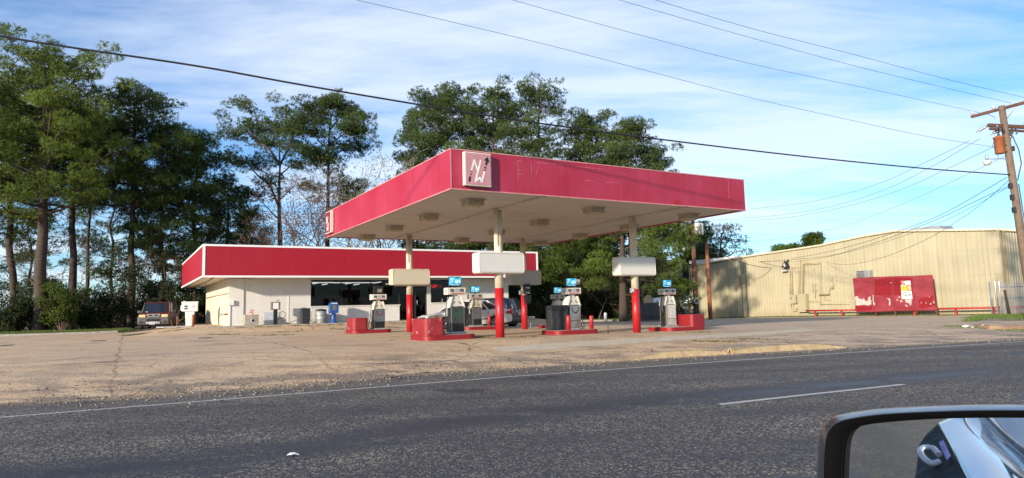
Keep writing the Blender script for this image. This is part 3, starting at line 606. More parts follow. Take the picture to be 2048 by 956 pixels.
# things along the front
t=thing('newspaper_box','blue newspaper vending box on a pedestal in front of the shop window','newspaper box',W(5.62,-.75,SZ),R(30))
BLUE=mat('blue_enamel',(.02,.08,.32),.35); mb=MB(); mb.lathe([(.24,0),(.24,.03),(.13,.12),(.12,.55),(.15,.6)],n=16,M=None); mb.build('pedestal',BLUE,t)
MB().prism([(-.22,.56),(.22,.56),(.25,.62),(.25,1.1),(.17,1.22),(-.17,1.22),(-.25,1.1),(-.25,.62)],-.2,.2).build('cabinet',BLUE,t,bevel=.02)
MB().box((0,-.21,.9),(.24,.015,.3)).build('window',mat('news_window',(.14,.15,.13),.3),t); MB().box((0,-.21,1.14),(.34,.01,.05)).build('title_strip',WHITE,t); MB().box((.262,-.05,.85),(.012,.03,.35),M=Matrix.Rotation(.3,3,'X')).build('handle',GALV,t)
def bin_(x,label,body,lid,r=.3,h=.72,name='trash_can'):
    t=thing(name,label,'trash can',W(x,-.7,SZ),R(30)); mb=MB(); pr=[(r*.82,0),(r*.84,.02),(r*.9,h*.35),(r*.93,h*.37),(r*.9,h*.39),(r*.97,h*.7),(r,h*.72),(r*.97,h*.74),(r,h)]
    mb.lathe(pr,n=24); mb.build('body',body,t); mb=MB(); mb.lathe([(r*1.06,h),(r*1.08,h+.03),(r*.9,h+.08),(r*.2,h+.11)],n=24); mb.build('lid',lid,t); return t
bin_(4.9,'galvanised round trash can with black lid left of the blue newspaper box',GALV,BLACK)
t=thing('trash_can','black plastic trash bin standing left of the galvanised can','trash can',W(4.0,-.65,SZ),R(30)); MB().box((0,0,.42),(.48,.45,.84),top=(1.06,1.06)).build('body',mat('black_bin',(.02,.024,.03),.5),t,bevel=.06); MB().box((0,0,.86),(.5,.47,.06)).build('lid',BLACK,t,bevel=.02)
t=thing('stone_trash_bin','square tan concrete bin with a round hole in its front by the store corner','trash bin',W(1.05,-.75,SZ),R(30))
mb=MB().box((0,0,.3),(.72,.5,.6)); mb.build('body',CONC,t,bevel=.015); MB().cyl((.08,-.256,.28),(.08,-.25,.28),.09,n=20).build('hole_rim',mat('hole_black',(.004,.004,.004),.9),t)
MB().cyl((.08,-.262,.28),(.08,-.257,.28),.062,n=20).build('hole',BLACK,t); MB().tube([(.08+.1*math.cos(a),-.26,.28+.1*math.sin(a)) for a in np.linspace(0,2*PI,20)],.012,6).build('hole_edge',WHITE,t)
mb=MB().box((0,0,.12),(.2,.12,.24)); mb.box((0,-.062,.13),(.12,.004,.1),mi=1); mb.box((.03,0,.25),(.16,.12,.03),mi=2); o=mb.build('milk_carton',[mat('pink_box',(.5,.3,.3),.6),REDT,BLACK],loc=W(1.05,-.75,SZ+.6)); tag(o,'small black and pink box standing on the concrete bin','box')
t=thing('air_pump','air and water hose station, white faced box on a black post before the store wall','air pump',W(2.35,-.7,SZ),R(30))
MB().box((0,0,.42),(.2,.16,.84)).build('post',BLACK,t,bevel=.01); MB().box((0,0,1.06),(.5,.24,.44)).build('cabinet',mat('brown_cabinet',(.16,.13,.12),.6),t,bevel=.02); MB().box((0,-.125,1.06),(.3,.012,.34)).build('face_plate',WHITE,t)
MB().tube([(.12,-.1,.2)]+[(.12+.25+.18*math.cos(a),-.1,.55+.18*math.sin(a)) for a in np.linspace(3.4,9.5,16)]+[(.35,-.1,.2),(.6,-.05,.25)],.014,6).build('hose',BLACK,t)
MB().tube([(.1,0,1.28),(.1,0,1.38),(.22,0,1.38)],.02,6).build('hook',DARKM,t)
mb=MB().tube([(0,0,0),(.5,.1,.18),(.9,.15,.28),(1.3,.15,.3),(1.5,.2,.05)],.014,6); o=mb.build('hose',DARKM,loc=W(3.0,-.5,SZ+.02)); o.rotation_euler=(0,0,R(30)); tag(o,'thin grey hose looping along the foot of the white store wall','hose')
MB().box((0,0,0),(.9,.006,.42)).build('painted_patch',mat('blue_grey_patch',(.5,.54,.62),.7),store).location=(3.3-1.0,-.004,1.3)
# white diesel pump and posts on the left
gx=at(379,650,39.8); WD_=thing('diesel_pump','white old diesel pump with a wide head and tapering body left of the store','fuel pump',G(gx.x,39.8),R(24))
WP=mat('white_enamel',(.72,.73,.72),.35,dirt=(.5,.48,.42),var=.03)
MB().box((0,0,.44),(.50,.42,.88),M=Matrix.Rotation(PI,3,'X'),top=(.78,.85)).build('body',WP,WD_,bevel=.015)
MB().box((0,0,1.14),(.86,.5,.5)).build('head',WP,WD_,bevel=.03); MB().box((0,0,1.43),(.9,.54,.09)).build('cap',WP,WD_,bevel=.02)
mb=MB(); mb.box((-.2,-.256,1.2),(.17,.012,.09)); mb.box((-.2,-.256,1.06),(.17,.012,.08)); mb.box((.2,-.256,1.22),(.15,.012,.05),mi=1); mb.box((.2,-.256,1.14),(.15,.012,.04),mi=1); mb.build('dials',[DARKM,mat('blue_grey_print',(.3,.33,.38),.5)],WD_)
MB().cyl((-.3,0,1.47),(-.3,0,1.53),.06).build('filler_cap',GALV,WD_); MB().box((-.46,0,1.1),(.07,.1,.3)).build('nozzle_holder',WP,WD_,bevel=.01)
for px,top,bot,Y,lb in ((355,632,657,39.3,'short brown wooden post left of the white diesel pump'),(386,629,655,38.7,'short brown steel post in front of the white diesel pump')):
    p=at(px,645,Y); z=zg(p.x,p.y); zt=at(px,top,Y).z; o=MB().lathe([(.065,-.1),(.065,zt-z-.01),(.05,zt-z)],n=12).build('post',WOODD if px<370 else RUST,loc=(p.x,p.y,z)); tag(o,lb,'post')
mb=MB().prism([(-1.5,-.35),(-1.1,-.6),(1.1,-.5),(1.2,.4),(-.9,.5)],0,.07,'z'); o=mb.build('concrete_pad',mat('grey_pad',(.36,.35,.33),.9),loc=G(gx.x-.1,39.5,.0)); o.rotation_euler=(0,0,R(24)); tag(o,'low grey concrete pad under the white diesel pump','pad')

# ================================================================== CANOPY
CS=4.94; CH=1.17; u0,u1,v0,v1=-3.27,9.03,-3.19,10.85
can=thing('fuel_canopy','big flat fuel canopy with deep faded red fascia on four round pillars','canopy',(PA.x,PA.y,0),R(30))
mb=MB(); 
sbox(mb,u0,u1,v0,v0+.08,CS,CS+CH); sbox(mb,u0,u0+.08,v0+.08,v1,CS,CS+CH); sbox(mb,u1-.08,u1,v0+.08,v1,CS,CS+CH); sbox(mb,u0+.08,u1-.08,v1-.08,v1,CS,CS+CH)
mb.build('fascia',RED_CAN,can)
mb=MB()
for z0,z1 in ((CS-.02,CS+.015),(CS+CH-.015,CS+CH+.02)):
    sbox(mb,u0-.015,u1+.015,v0-.015,v0-.002,z0,z1); sbox(mb,u0-.015,u0-.002,v0-.002,v1+.01,z0,z1); sbox(mb,u1+.002,u1+.015,v0-.002,v1+.01,z0,z1)
sbox(mb,u0-.012,u0+.02,v0-.012,v0-.003,CS+.016,CS+CH-.016)
mb.build('fascia_edge_trim',mat('pink_trim',(.55,.22,.22),.5),can)
mb=MB(); sbox(mb,u0+.08,u1-.08,v0+.08,v1-.08,CS+.03,CS+.09); mb.build('soffit',SOFF,can)
mb=MB(); sbox(mb,u0+.08,u1-.08,v0+.08,v1-.08,CS+CH-.3,CS+CH-.24); mb.build('roof_deck',GALV,can)
for uu in (0,6.15):
    mb=MB(); sbox(mb,uu-.06,uu+.06,v0+.1,v1-.1,CS-.03,CS+.028); sbox(mb,uu+.10,uu+.12,v0+.1,v1-.1,CS+.005,CS+.028,1); mb.build('beam',[SOFF,DARKM],can)
# seams and ghost lettering scratches on the front fascia, facing the road
sc=mat('scratch',(.52,.22,.27),.6); mb=MB()
def fpt(px,py): 
    p=hit(px,py,ST(0,v0),tuple(Vx)); q=p-PA; return q.dot(Ux),q.z
def scr(a,b,w=.008):
    a=Vector((fpt(*a)[0],v0-.003,fpt(*a)[1])); b=Vector((fpt(*b)[0],v0-.003,fpt(*b)[1])); MB().tube([a,b],w*.7,4).build('scratch',sc,can)
for a,b in (((1036,321),(1052,323)),((1036,348),(1058,350)),((1038,368),(1052,369)),((1036,321),(1036,369)),((1062,324),(1065,365)),((1074,325),(1150,333)),((1150,333),(1265,344)),((1170,361),(1210,364)),((1212,364),(1265,368)),((1456,356),(1458,390)),((1457,390),(1458,397)),((1078,330),(1072,350)),((1037,339),(1045,340))): scr(a,b,.005)
mb=MB(); uc,zc=fpt(1354,405); mb.prism([(uc+.17*math.cos(a),CS+.018+.17*math.sin(a)) for a in np.linspace(0,PI,14)],v0-.004,v0-.0165); mb.build('repaint_patch',mat('patch_red',(.36,.01,.02),.5),can)
# pillars
pil=[(0,0,'front left pillar of the canopy, red below and cream above, nearest the road'),(6.15,0,'front right pillar of the canopy, red below with a strapped bracket'),(0,8.6,'rear left pillar of the canopy, in front of the shop door'),(6.15,8.6,'rear right pillar of the canopy with black squeegee boxes')]
def ringpil(z,r=.15): return (r,z)
for u,v,lb in pil:
    p=ST(u,v); z=zg(p.x,p.y)
    q=MB(); q.lathe([(.152,z-can.location.z-.05),(.152,z+1.72)],(u,v,0),n=24); a=q.build('pillar_base',RED_PIL,can,fix=True); a['label']='red painted lower part of the '+lb.split(',')[0].split(' of')[0]
    q=MB(); q.lathe([(.15,z+1.72),(.148,CS+.02)],(u,v,0),n=24); q.tube([(u-.1,v-.14,z+3.2),(u-.1,v-.14,CS-.02)],.02,6); q.build('pillar',CREAM,can)
    q=MB(); q.box((u,v,CS-.01),(.4,.4,.03)); q.build('pillar_plate',CREAM,can)
# pillar light boxes (blank signs)
sgn=[(0,0,3.03,SIGNF,'blank white light box sign on the front left canopy pillar'),(6.15,0,2.97,SIGNW,'blank white light box sign on the front right canopy pillar'),(0,8.6,2.97,SIGNB,'blank beige light box sign on the rear left canopy pillar'),(6.15,8.6,2.95,SIGNG,'blank grey shaded light box sign on the rear right canopy pillar')]
def rrect(w,h,r,n=5):
    out=[]
    for cx,cz,a0 in ((w/2-r,h/2-r,0),(-w/2+r,h/2-r,90),(-w/2+r,-h/2+r,180),(w/2-r,-h/2+r,270)):
        for k in range(n+1): a=R(a0+90*k/n); out.append((cx+r*math.cos(a),cz+r*math.sin(a)))
    return out
for u,v,z,fm,lb in sgn:
    p=ST(u,v); t=thing('light_box_sign',lb,'sign',(p.x,p.y,z),R(30),'blank light boxes on the canopy pillars')
    mb=MB(); mb.prism(rrect(1.85,.74,.09),-.24,.24); mb.build('housing',SIGNW if v<1 else (CREAM if u<1 else SIGNG),t,bevel=.02)
    for s in (-1,1):
        mb=MB(); a,b=(-.252,-.241) if s<0 else (.241,.252); mb.prism(rrect(1.74,.63,.07),a,b); mb.build('face',fm,t)
        P=rrect(1.78,.67,.08); mb=MB().tube([(x,s*.25,zz) for x,zz in P+P[:1]],.012,6,caps=False); mb.build('face_rim',SIGNW if v<1 else CREAM,t)
# canopy lights
nm=['first','second','third','fourth']
for i,uu in enumerate((-1.7,3.15,7.8)):
    for j in range(4):
        vv=-1.45+3.66*j; p=ST(uu,vv,CS); t=thing('canopy_light','box light under the canopy, %s one from the road in the %s row'%(nm[j],('left','middle','right')[i]),'light',p,R(30),'box lights under the canopy')
        MB().box((0,0,-.09),(.56,.56,.2)).build('housing',mat('lamp_housing',(.42,.36,.28),.6,dirt=(.3,.24,.17)),t,bevel=.012)
        MB().box((0,0,-.21),(.46,.46,.05),M=Matrix.Rotation(PI,3,'X'),top=(.8,.8)).build('lens',mat('lamp_lens',(.45,.37,.24),.35),t); MB().box((0,0,.012),(.66,.66,.02)).build('mount_plate',SOFF,t)
# logo signs
FACEP=mat('faded_pink_face',(.50,.24,.26),.35,var=.1,scale=2); LOGOW=mat('logo_white',(.78,.76,.72),.5); LOGOB=mat('logo_black',(.012,.01,.012),.5)
def logo(loc,rz,label,w=.88,h=1.0,fm=FACEP,d=.15):
    t=thing('logo_sign',label,'sign',loc,rz)
    MB().box((0,0,0),(w,d,h)).build('housing',CREAM if 0 else mat('logo_frame',(.66,.60,.52),.45),t,bevel=.012)
    MB().box((0,-d/2-.006,0),(w-.07,.012,h-.07)).build('face',fm,t)
    def C(X,Y):
        x=(X-250)/552; top=110+.10*(X-245); bot=745+.08*(X-245); y=1-(Y-top)/(bot-top); return Vector(((x-.5)*(w-.07),-d/2-.014,(y-.5)*(h-.07)))
    def stroke(mb,pts,wd):
        pts=[C(*p) for p in pts]
        for a,b in zip(pts,pts[1:]):
            dd=(b-a).normalized(); n=Vector((-dd.z,0,dd.x))*wd/2
            mb.prism([((a+n).x,(a+n).z),((a-n).x,(a-n).z),((b-n).x,(b-n).z),((b+n).x,(b+n).z)],a.y,a.y-.004)
        for k,a in enumerate(pts): mb.prism([(a.x+wd/2*math.cos(q),a.z+wd/2*math.sin(q)) for q in np.linspace(0,2*PI,13)[:-1]],a.y,a.y-.0041-.0003*k)
    mb=MB(); stroke(mb,[(375,470),(437,272),(512,470)],.055); stroke(mb,[(580,285),(458,698),(555,625),(600,712),(662,505)],.055); mb.build('letters',LOGOW,t)
    mb=MB(); wd=.055
    def bar(a,b,wd):
        a=C(*a);b=C(*b); dd=(b-a).normalized(); n=Vector((-dd.z,0,dd.x))*wd/2; mb.prism([((a+n).x,(a+n).z),((a-n).x,(a-n).z),((b-n).x,(b-n).z),((b+n).x,(b+n).z)],a.y,a.y-.006)
    bar((316,700),(340,600),.058); bar((347,562),(354,543),.055); bar((364,507),(371,488),.05); bar((661,492),(668,468),.06); bar((678,438),(687,408),.06); bar((700,372),(722,290),.062)
    q=[C(655,272),C(738,208),C(785,325),C(722,290)]; mb.prism([(p.x,p.z) for p in q],q[0].y,q[0].y-.005); mb.build('arrow',LOGOB,t); return t
p=ST(u0+.80,v0-.10,CS+.60); logo(p,R(30),'pink logo sign with white strokes and black arrow on the front fascia corner')
p=ST(u0-.10,v1-.95,CS+.60); logo(p,R(30-90),'square logo sign at the far left end of the canopy side fascia',fm=mat('dark_logo_face',(.25,.03,.06),.4))
# ================================================================== PUMPS
HEADM=mat('pump_head',(.60,.58,.52),.45,dirt=(.3,.27,.22),dscale=4); HEADG=mat('pump_head_grey',(.42,.39,.33),.5,dirt=(.2,.18,.14),dscale=4)
LCD=mat('lcd_dark',(.02,.022,.03),.15); LCDF=mat('display_plate',(.35,.37,.38),.4); STRIPE=mat('red_stripe',(.5,.06,.04),.5)
def screen_mat():
    m,nt,b=nodes('tv_picture'); v=tc(nt,'Object'); n=noise(nt,mapn(nt,v,(2,1,3)),2.2,3,.6); n2=noise(nt,v,9,3,.6)
    c=mixc(nt,ramp(nt,n,[(.35,0),(.65,1)]),(.01,.10,.20),(.08,.55,.80)); c=mixc(nt,ramp(nt,n2,[(.55,0),(.7,.8)]),c,(.01,.05,.12))
    nt.links.new(c,b.inputs['Base Color']); nt.links.new(c,b.inputs['Emission Color']); b.inputs['Emission Strength'].default_value=.95; b.inputs['Roughness'].default_value=.2; return m
SCR=screen_mat(); SCRW=emis('screen_white',(.6,.85,.95),1.0); SCRD=emis('screen_dark',(.01,.06,.12),.8)
def curve_panel(name,mt,t,w,z0,z1,y):
    MB().prism([(-.17,z1-.08),(-.15,z1-.2),(-.09,z1-.30),(0,z1-.335),(.09,z1-.30),(.15,z1-.2),(.17,z1-.08),(.14,z1-.08),(.12,z1-.19),(.07,z1-.26),(0,z1-.29),(-.07,z1-.26),(-.12,z1-.19),(-.14,z1-.08)],y,y-.006).build(name,mt,t)
def pump(u,v,label,body,shoulder,head,screen=True,kick=BLACK,side=DARKM,emblem=True,hose=-1,narrow=1.0,back=None):
    p=ST(u,v); z=zg(p.x,p.y)+.16; t=thing('fuel_pump',label,'fuel pump',(p.x,p.y,z),R(30),'fuel pumps on the red islands')
    w=.50*narrow; dpt=.42
    MB().box((0,0,.03),(w+.12,dpt+.12,.06)).build('plinth',GALV,t)
    MB().box((0,.0,.5),(w,dpt,.88)).build('cabinet',side,t,bevel=.012)
    MB().box((0,-dpt/2-.010,.64),(w-.04,.02,.56)).build('front_panel',body,t,bevel=.004); MB().box((0,-dpt/2-.012,.205),(w-.04,.022,.27)).build('kick_panel',kick,t,bevel=.004)
    MB().box((0,dpt/2+.010,.5),(w-.04,.02,.8)).build('rear_panel',body,t)
    for s in (-1,1): MB().box((s*(w/2-.008),-dpt/2-.02,.5),(.016,.02,.86)).build('corner_trim',STEEL,t)
    if emblem: curve_panel('curved_emblem',emblem,t,w,.1,.95,-dpt/2-.022)
    # shoulders: broad at the foot, narrow at the top
    MB().prism([(-w/2-.05,.95),(w/2+.05,.95),(w/2+.05,1.0),(.17,1.27),(-.17,1.27),(-w/2-.05,1.0)],-.15,.15).build('shoulder_panel',shoulder,t,bevel=.008)
    for s in (-1,1):
        MB().prism([(s*(w/2+.075),.90),(s*(w/2+.02),.90),(s*.15,1.29),(s*.20,1.29)],-.19,.19).build('shoulder_wing',shoulder,t,bevel=.006)
        mb=MB().box((s*.09,-.156,1.1),(.05,.008,.04)); mb.box((s*.15,-.156,1.04),(.06,.008,.025)); mb.build('grade_label',LCD,t)
    MB().box((0,-.0,1.2),(.11,.26,.34)).build('neck',STEEL,t,bevel=.01); mb=MB().box((0,-.137,1.27),(.09,.008,.06)); mb.box((0,-.137,1.19),(.09,.008,.04),mi=1); mb.build('price_decal',[WHITE,STRIPE],t)
    mb=MB().box((0,-.137,1.1),(.07,.01,.12)); mb.build('keypad',DARKM,t)
    hw=.72; MB().box((0,0,1.49),(hw,.36,.25)).build('display_head',head,t,bevel=.022)
    mb=MB()
    for xx in (-.19,.19): mb.box((xx,-.183,1.51),(.13,.012,.11)); mb.box((xx,-.190,1.49),(.06,.004,.03),mi=1)
    mb.box((0,-.182,1.51),(.2,.008,.13),mi=1); mb.box((.05,-.182,1.405),(.5,.008,.03),mi=2); mb.build('display',[LCD,LCDF,STRIPE],t)
    for s in (-1,): mb=MB().box((s*(hw/2+.002),0,1.49),(.012,.2,.12)); mb.build('side_display',LCDF,t)
    # TV
    MB().box((0,0,1.64),(.1,.05,.06)).build('screen_stand',BLACK,t)
    sc_=MB().box((0,0,1.83),(.50,.06,.36)).build('screen',BLACK,t,bevel=.02)
    if screen:
        s1=MB().box((0,-.033,1.84),(.46,.006,.29)); s1.build('picture',SCR,sc_)
        mb=MB()
        for k in range(4): mb.box((-.13,-.038,1.94-.04*k),(.13-.02*(k%2),.004,.014))
        mb.prism([(.0,1.82),(.04,1.88),(.1,1.9),(.17,1.86),(.21,1.8),(.05,1.79)],-.0365,-.0385); mb.box((.06,-.039,1.80),(.07,.003,.02)); mb.box((0,-.038,1.715),(.34,.004,.012))
        mb.build('picture_graphics',SCRW,sc_); mb=MB().box((.06,-.041,1.85),(.05,.003,.03)); mb.box((.13,-.041,1.83),(.05,.003,.03)); mb.box((0,-.037,1.712),(.46,.003,.03)); mb.build('picture_shadows',SCRD,sc_)
    else:
        MB().box((0,-.033,1.84),(.45,.006,.29)).build('picture',mat('screen_off',(.008,.012,.02),.1),sc_); mb=MB()
        for k in range(4): mb.box((-.02+.055*k,-.038,1.79),(.032,.004,.16))
        mb.build('picture_graphics',mat('tan_bars',(.42,.34,.2),.5),sc_)
    # nozzle and hose on the given side
    s=hose; x=s*(w/2+.03)
    MB().box((x,-.02,.72),(.05,.12,.3)).build('nozzle_boot',DARKM,t,bevel=.01)
    MB().prism([(-.05,.60),(.05,.62),(.04,.70),(.015,.92),(-.04,.90)],x+s*.02,x+s*.06,'x').build('nozzle',GALV,t,bevel=.008)
    MB().tube([(x+s*.04,-.02,.62),(x+s*.05,-.05,.35),(x+s*.10,-.10,.12),(x+s*.20,-.12,.06),(x+s*.22,-.10,.2),(x+s*.10,0,.5),(x+s*.05,.05,.95),(s*.3,.05,1.15),(s*.2,.03,1.35)],.016,8).build('hose',BLACK,t)
    return t
GREENM=mat('dark_green_panel',(.055,.075,.068),.3,.4,dirt=(.12,.13,.12)); GREYM=mat('grey_panel',(.17,.17,.165),.35,.5,dirt=(.09,.09,.09)); MAR=mat('maroon_mark',(.12,.03,.035),.4)
pump(-1.14,1.23,'front left pump with dark green panel, white head and a lit blue screen',GREENM,HEADM,HEADM,emblem=mat('green_arc',(.03,.10,.06),.35))
pump(3.79,1.04,'front middle pump with worn steel front, behind black waste bins, lit blue screen',STEEL,HEADM,HEADM,kick=STEEL,hose=1,emblem=DARKM)
pump(8.75,1.0,'front right pump with a pale white body and lit blue screen',mat('pale_white_panel',(.55,.54,.5),.5,dirt=(.38,.36,.32),dscale=5),HEADM,HEADM,kick=mat('pale_kick',(.42,.40,.37),.6,dirt=(.28,.26,.23)),side=mat('tan_grey_side',(.20,.17,.13),.6),emblem=None)
pump(-1.14,9.69,'rear left pump before the shop window, its screen dark with four tan bars',mat('blue_grey_panel',(.15,.17,.21),.35,.3),HEADM,mat('bright_head',(.68,.67,.62),.4),screen=False,emblem=MAR)
pump(3.85,9.55,'rear middle pump in front of the white sedan with a small lit screen',GREYM,HEADG,HEADG,emblem=mat('dull_arc',(.1,.09,.09),.5),kick=BLACK)
pump(8.8,9.5,'rear right pump with grey head and small lit screen, half hidden by black bins',GREYM,HEADM,HEADG,emblem=None)
# ================================================================== ISLANDS
def island(u,v,w,d,label,boxside=0,bw=.62,bh=.56,bd=.95,worn=False):
    p=ST(u,v); z=zg(p.x,p.y); t=thing('pump_island',label,'pump island',(p.x,p.y,z),R(30),'red kerbed pump islands')
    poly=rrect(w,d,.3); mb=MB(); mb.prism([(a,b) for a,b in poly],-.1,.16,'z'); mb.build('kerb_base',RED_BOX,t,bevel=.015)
    mb=MB(); mb.prism([(a*.93,b*.9) for a,b in poly],.161,.166,'z'); mb.build('top_surface',CONC,t)
    mb=MB(); 
    if boxside:
        cx=boxside*(w/2-bw/2-.03)
        P=rrect(bw,bd,.16,6); mb.prism([(a+cx,b-(d-bd)/2+.02) for a,b in P],.15,.16+bh,'z'); mb.build('guard_box',RED_CHIP if worn else RED_BOX,t,bevel=.012)
        mb=MB(); mb.prism([(a*1.03+cx,b*1.02-(d-bd)/2+.02) for a,b in P],.155,.19,'z'); mb.build('guard_box_flange',RED_BOX,t)
    return t
island(-1.85,.75,1.95,1.5,'front left red pump island with a scuffed guard box on its left',-1,bw=.75,bd=1.3,worn=True)
island(3.45,.75,2.0,1.3,'front middle red pump island with low bollards and no guard box',0)
island(8.95,.75,2.1,1.5,'front right red pump island with a curled sheet guard box on its right',1,bw=.8,bd=1.0,bh=.5)
island(-1.55,9.9,1.9,1.4,'rear left red pump island with a bright red guard box before the shop',-1,bw=.72,bd=1.1,bh=.55,worn=True)
island(3.9,9.3,2.1,1.5,'rear middle red pump island beside the white sedan',0)
island(8.7,9.3,2.0,1.4,'rear right red pump island, mostly hidden behind the black bins',0)
def bollard(u,v,h,label,r=.075,mt=RED_PIL):
    p=ST(u,v); o=MB().lathe([(r,0),(r,h-.02),(r*.8,h),(.01,h+.005)],n=16).build('bollard',mt,loc=(p.x,p.y,zg(p.x,p.y)+.13)); tag(o,label,'bollard','short red bollards on the islands'); return o
bollard(3.10,.30,.58,'red bollard in front of the black bins on the front middle island',.085); bollard(4.28,.45,.56,'red bollard at the right end of the front middle island',.08)
bollard(2.75,.9,.55,'red bollard half hidden at the left of the black bins'); bollard(4.22,1.25,.58,'red bollard coloured as in shade right behind the steel fronted pump',.08,mat('shaded_red',(.30,.01,.02),.5))  # darker copy of the bollard red, with shade put into the colour
bollard(4.35,9.0,.55,'red bollard coloured as in shade beside the rear middle pump near the sedan wheel',.085,MATS['shaded_red']); bollard(4.85,8.9,.56,'brighter red bollard by the rear wheel of the white sedan',.09)
# black bins
BINM=mat('bin_black',(.02,.023,.027),.38,0,dirt=(.10,.11,.11),dscale=4)
for (u,v,w,h,lb) in ((2.78,.85,.40,.92,'left black waste bin with scuffed front on the front middle island'),(3.24,.98,.42,.94,'right black waste bin next to the steel fronted pump')):
    p=ST(u,v); t=thing('waste_bin',lb,'bin',(p.x,p.y,zg(p.x,p.y)+.17),R(30)); MB().box((0,0,h/2),(w,.4,h)).build('body',BINM,t,bevel=.02); MB().box((0,-.005,h-.1),(w+.02,.42,.16)).build('hood',BLACK,t,bevel=.02); MB().box((0,-.203,h*.42),(w*.7,.01,h*.6)).build('door_panel',BINM,t,bevel=.005)
p=ST(4.05,9.9); t=thing('waste_bin','black waste bin between the rear middle pump and the front left pump','bin',(ST(3.42,9.9).x,ST(3.42,9.9).y,zg(p.x,p.y)+.16),R(30)); MB().box((0,0,.42),(.4,.4,.84)).build('body',BINM,t,bevel=.02); MB().box((0,0,.86),(.42,.42,.08)).build('hood',BLACK,t,bevel=.02)
# post with small box behind front middle pump
p=ST(4.18,1.35); t=thing('card_reader_post','thin cream post with a square box on top beside the middle pump','post',(p.x,p.y,zg(p.x,p.y)+.15),R(30)); MB().box((0,0,.98),(.055,.055,1.96)).build('post',CREAM,t); MB().box((.13,0,1.88),(.22,.1,.2)).build('box',mat('box_beige',(.5,.48,.42),.5),t,bevel=.01)
# squeegee boxes on rear right pillar, brackets
p=ST(6.15,8.6); z=zg(p.x,p.y); t=thing('squeegee_box','black towel and squeegee holders strapped to the rear right pillar','dispenser',(p.x,p.y,z),R(30))
MB().box((.02,-.26,2.02),(.34,.22,.5)).build('towel_dispenser',BLACK,t,bevel=.03); MB().box((.02,-.378,2.08),(.22,.008,.05)).build('dispenser_slot',GALV,t); MB().box((.02,-.378,1.82),(.22,.008,.04)).build('dispenser_lip',GALV,t)
MB().box((.04,-.28,1.5),(.36,.26,.42),M=Matrix.Rotation(PI,3,'X'),top=(.8,.8)).build('wash_bucket',BLACK,t,bevel=.03); MB().box((-.22,-.05,1.85),(.14,.12,.2)).build('switch_box',GALV,t,bevel=.01)
p=ST(6.15,0); z=zg(p.x,p.y); t=thing('switch_box','small grey switch box strapped to the front right pillar','box',(p.x,p.y,z),R(30)); MB().box((-.2,-.05,1.66),(.15,.12,.19)).build('box',GALV,t,bevel=.01); MB().box((-.2,-.115,1.68),(.07,.01,.09)).build('cover',WHITE,t)
mb=MB()
for zz in (1.42,): mb.tube([(.158*math.cos(a),.158*math.sin(a),zz) for a in np.linspace(0,2*PI,20)],.008,5,caps=False)
mb.tube([(.15,-.05,.1),(.16,-.05,.6),(.2,-.05,.7),(.2,-.05,.95),(.15,-.03,1.0)],.01,6); mb.build('strap',RUST,t)
p=at(1216,655,25.4); mb=MB().tube([(0,0,0),(0,0,.36),(.1,0,.36)],.013,6); mb.box((0,0,.38),(.1,.05,.03)); mb.box((0,0,.01),(.1,.1,.02)); tag(mb.build('pipe_stub',DARKM,loc=G(p.x,25.4)),'thin bent metal pipe stub on the lot right of the front right pillar','pipe')
p=at(1061,648,33.5); mb=MB().tube([(0,0,0),(0,0,.3)],.012,6); mb.box((0,0,.3),(.08,.02,.02)); tag(mb.build('pipe_stub',GALV,loc=G(p.x,33.5)),'thin pipe stub standing right of the rear right pillar','pipe')
# curled sheet and debris at right island
p=ST(9.2,.25); mb=MB().grid([[(x*.12,y*.2,.02+.05*math.sin(x*1.3+y)) for x in range(9)] for y in range(2)]); o=mb.build('torn_sheet',RUST,loc=(p.x,p.y,zg(p.x,p.y)+.2)); o.rotation_euler=(0,0,R(30)); tag(o,'torn rusty sheet lying at the foot of the right guard box','sheet')
# white litter on the road, lot covers
def litter(px,py,s,label,z=.0,n=10):
    p=hit(px,py,(0,0,z),(0,0,1)); mb=MB(); rows=[]
    for i in range(6): rows.append([((i-2.5)/2.5*s+random.gauss(0,.008),(j-1.5)/1.5*s*.6+random.gauss(0,.008),.004+max(0,s*.5*(1-((i-2.5)/3)**2-((j-1.5)/2)**2))+random.random()*s*.12) for j in range(4)])
    mb.grid(rows,smooth=False); o=mb.build('crushed_paper',mat('paper_white',(.78,.78,.76),.6),loc=p); o.rotation_euler=(0,0,.3); tag(o,label,'litter')
litter(585,911,.055,'crushed white paper cup lying on the near lane of the road',.004)
for k,(px,py) in enumerate(((1932,655),(1945,655.5),(1966,651))): litter(px,py,.16 if k==0 else .07,'white litter scrap by the gutter weeds, '+('largest of three','small middle one','rightmost one')[k],.36)
for px,py,lb in ((10,692,'dark filler cover plate in the lot at the far left'),(196,683,'dark round filler cover plate in the lot left of centre'),(411,678,'dark filler cover plate in the lot before the store corner')):
    p=hit(px,py,(0,0,.42),(0,0,1)); o=MB().lathe([(.30,0),(.30,.012),(.26,.018)],n=24).build('manhole_cover',mat('cover_blue_black',(.03,.035,.06),.6),loc=(p.x,p.y,zg(p.x,p.y)+.003)); tag(o,lb,'manhole cover')
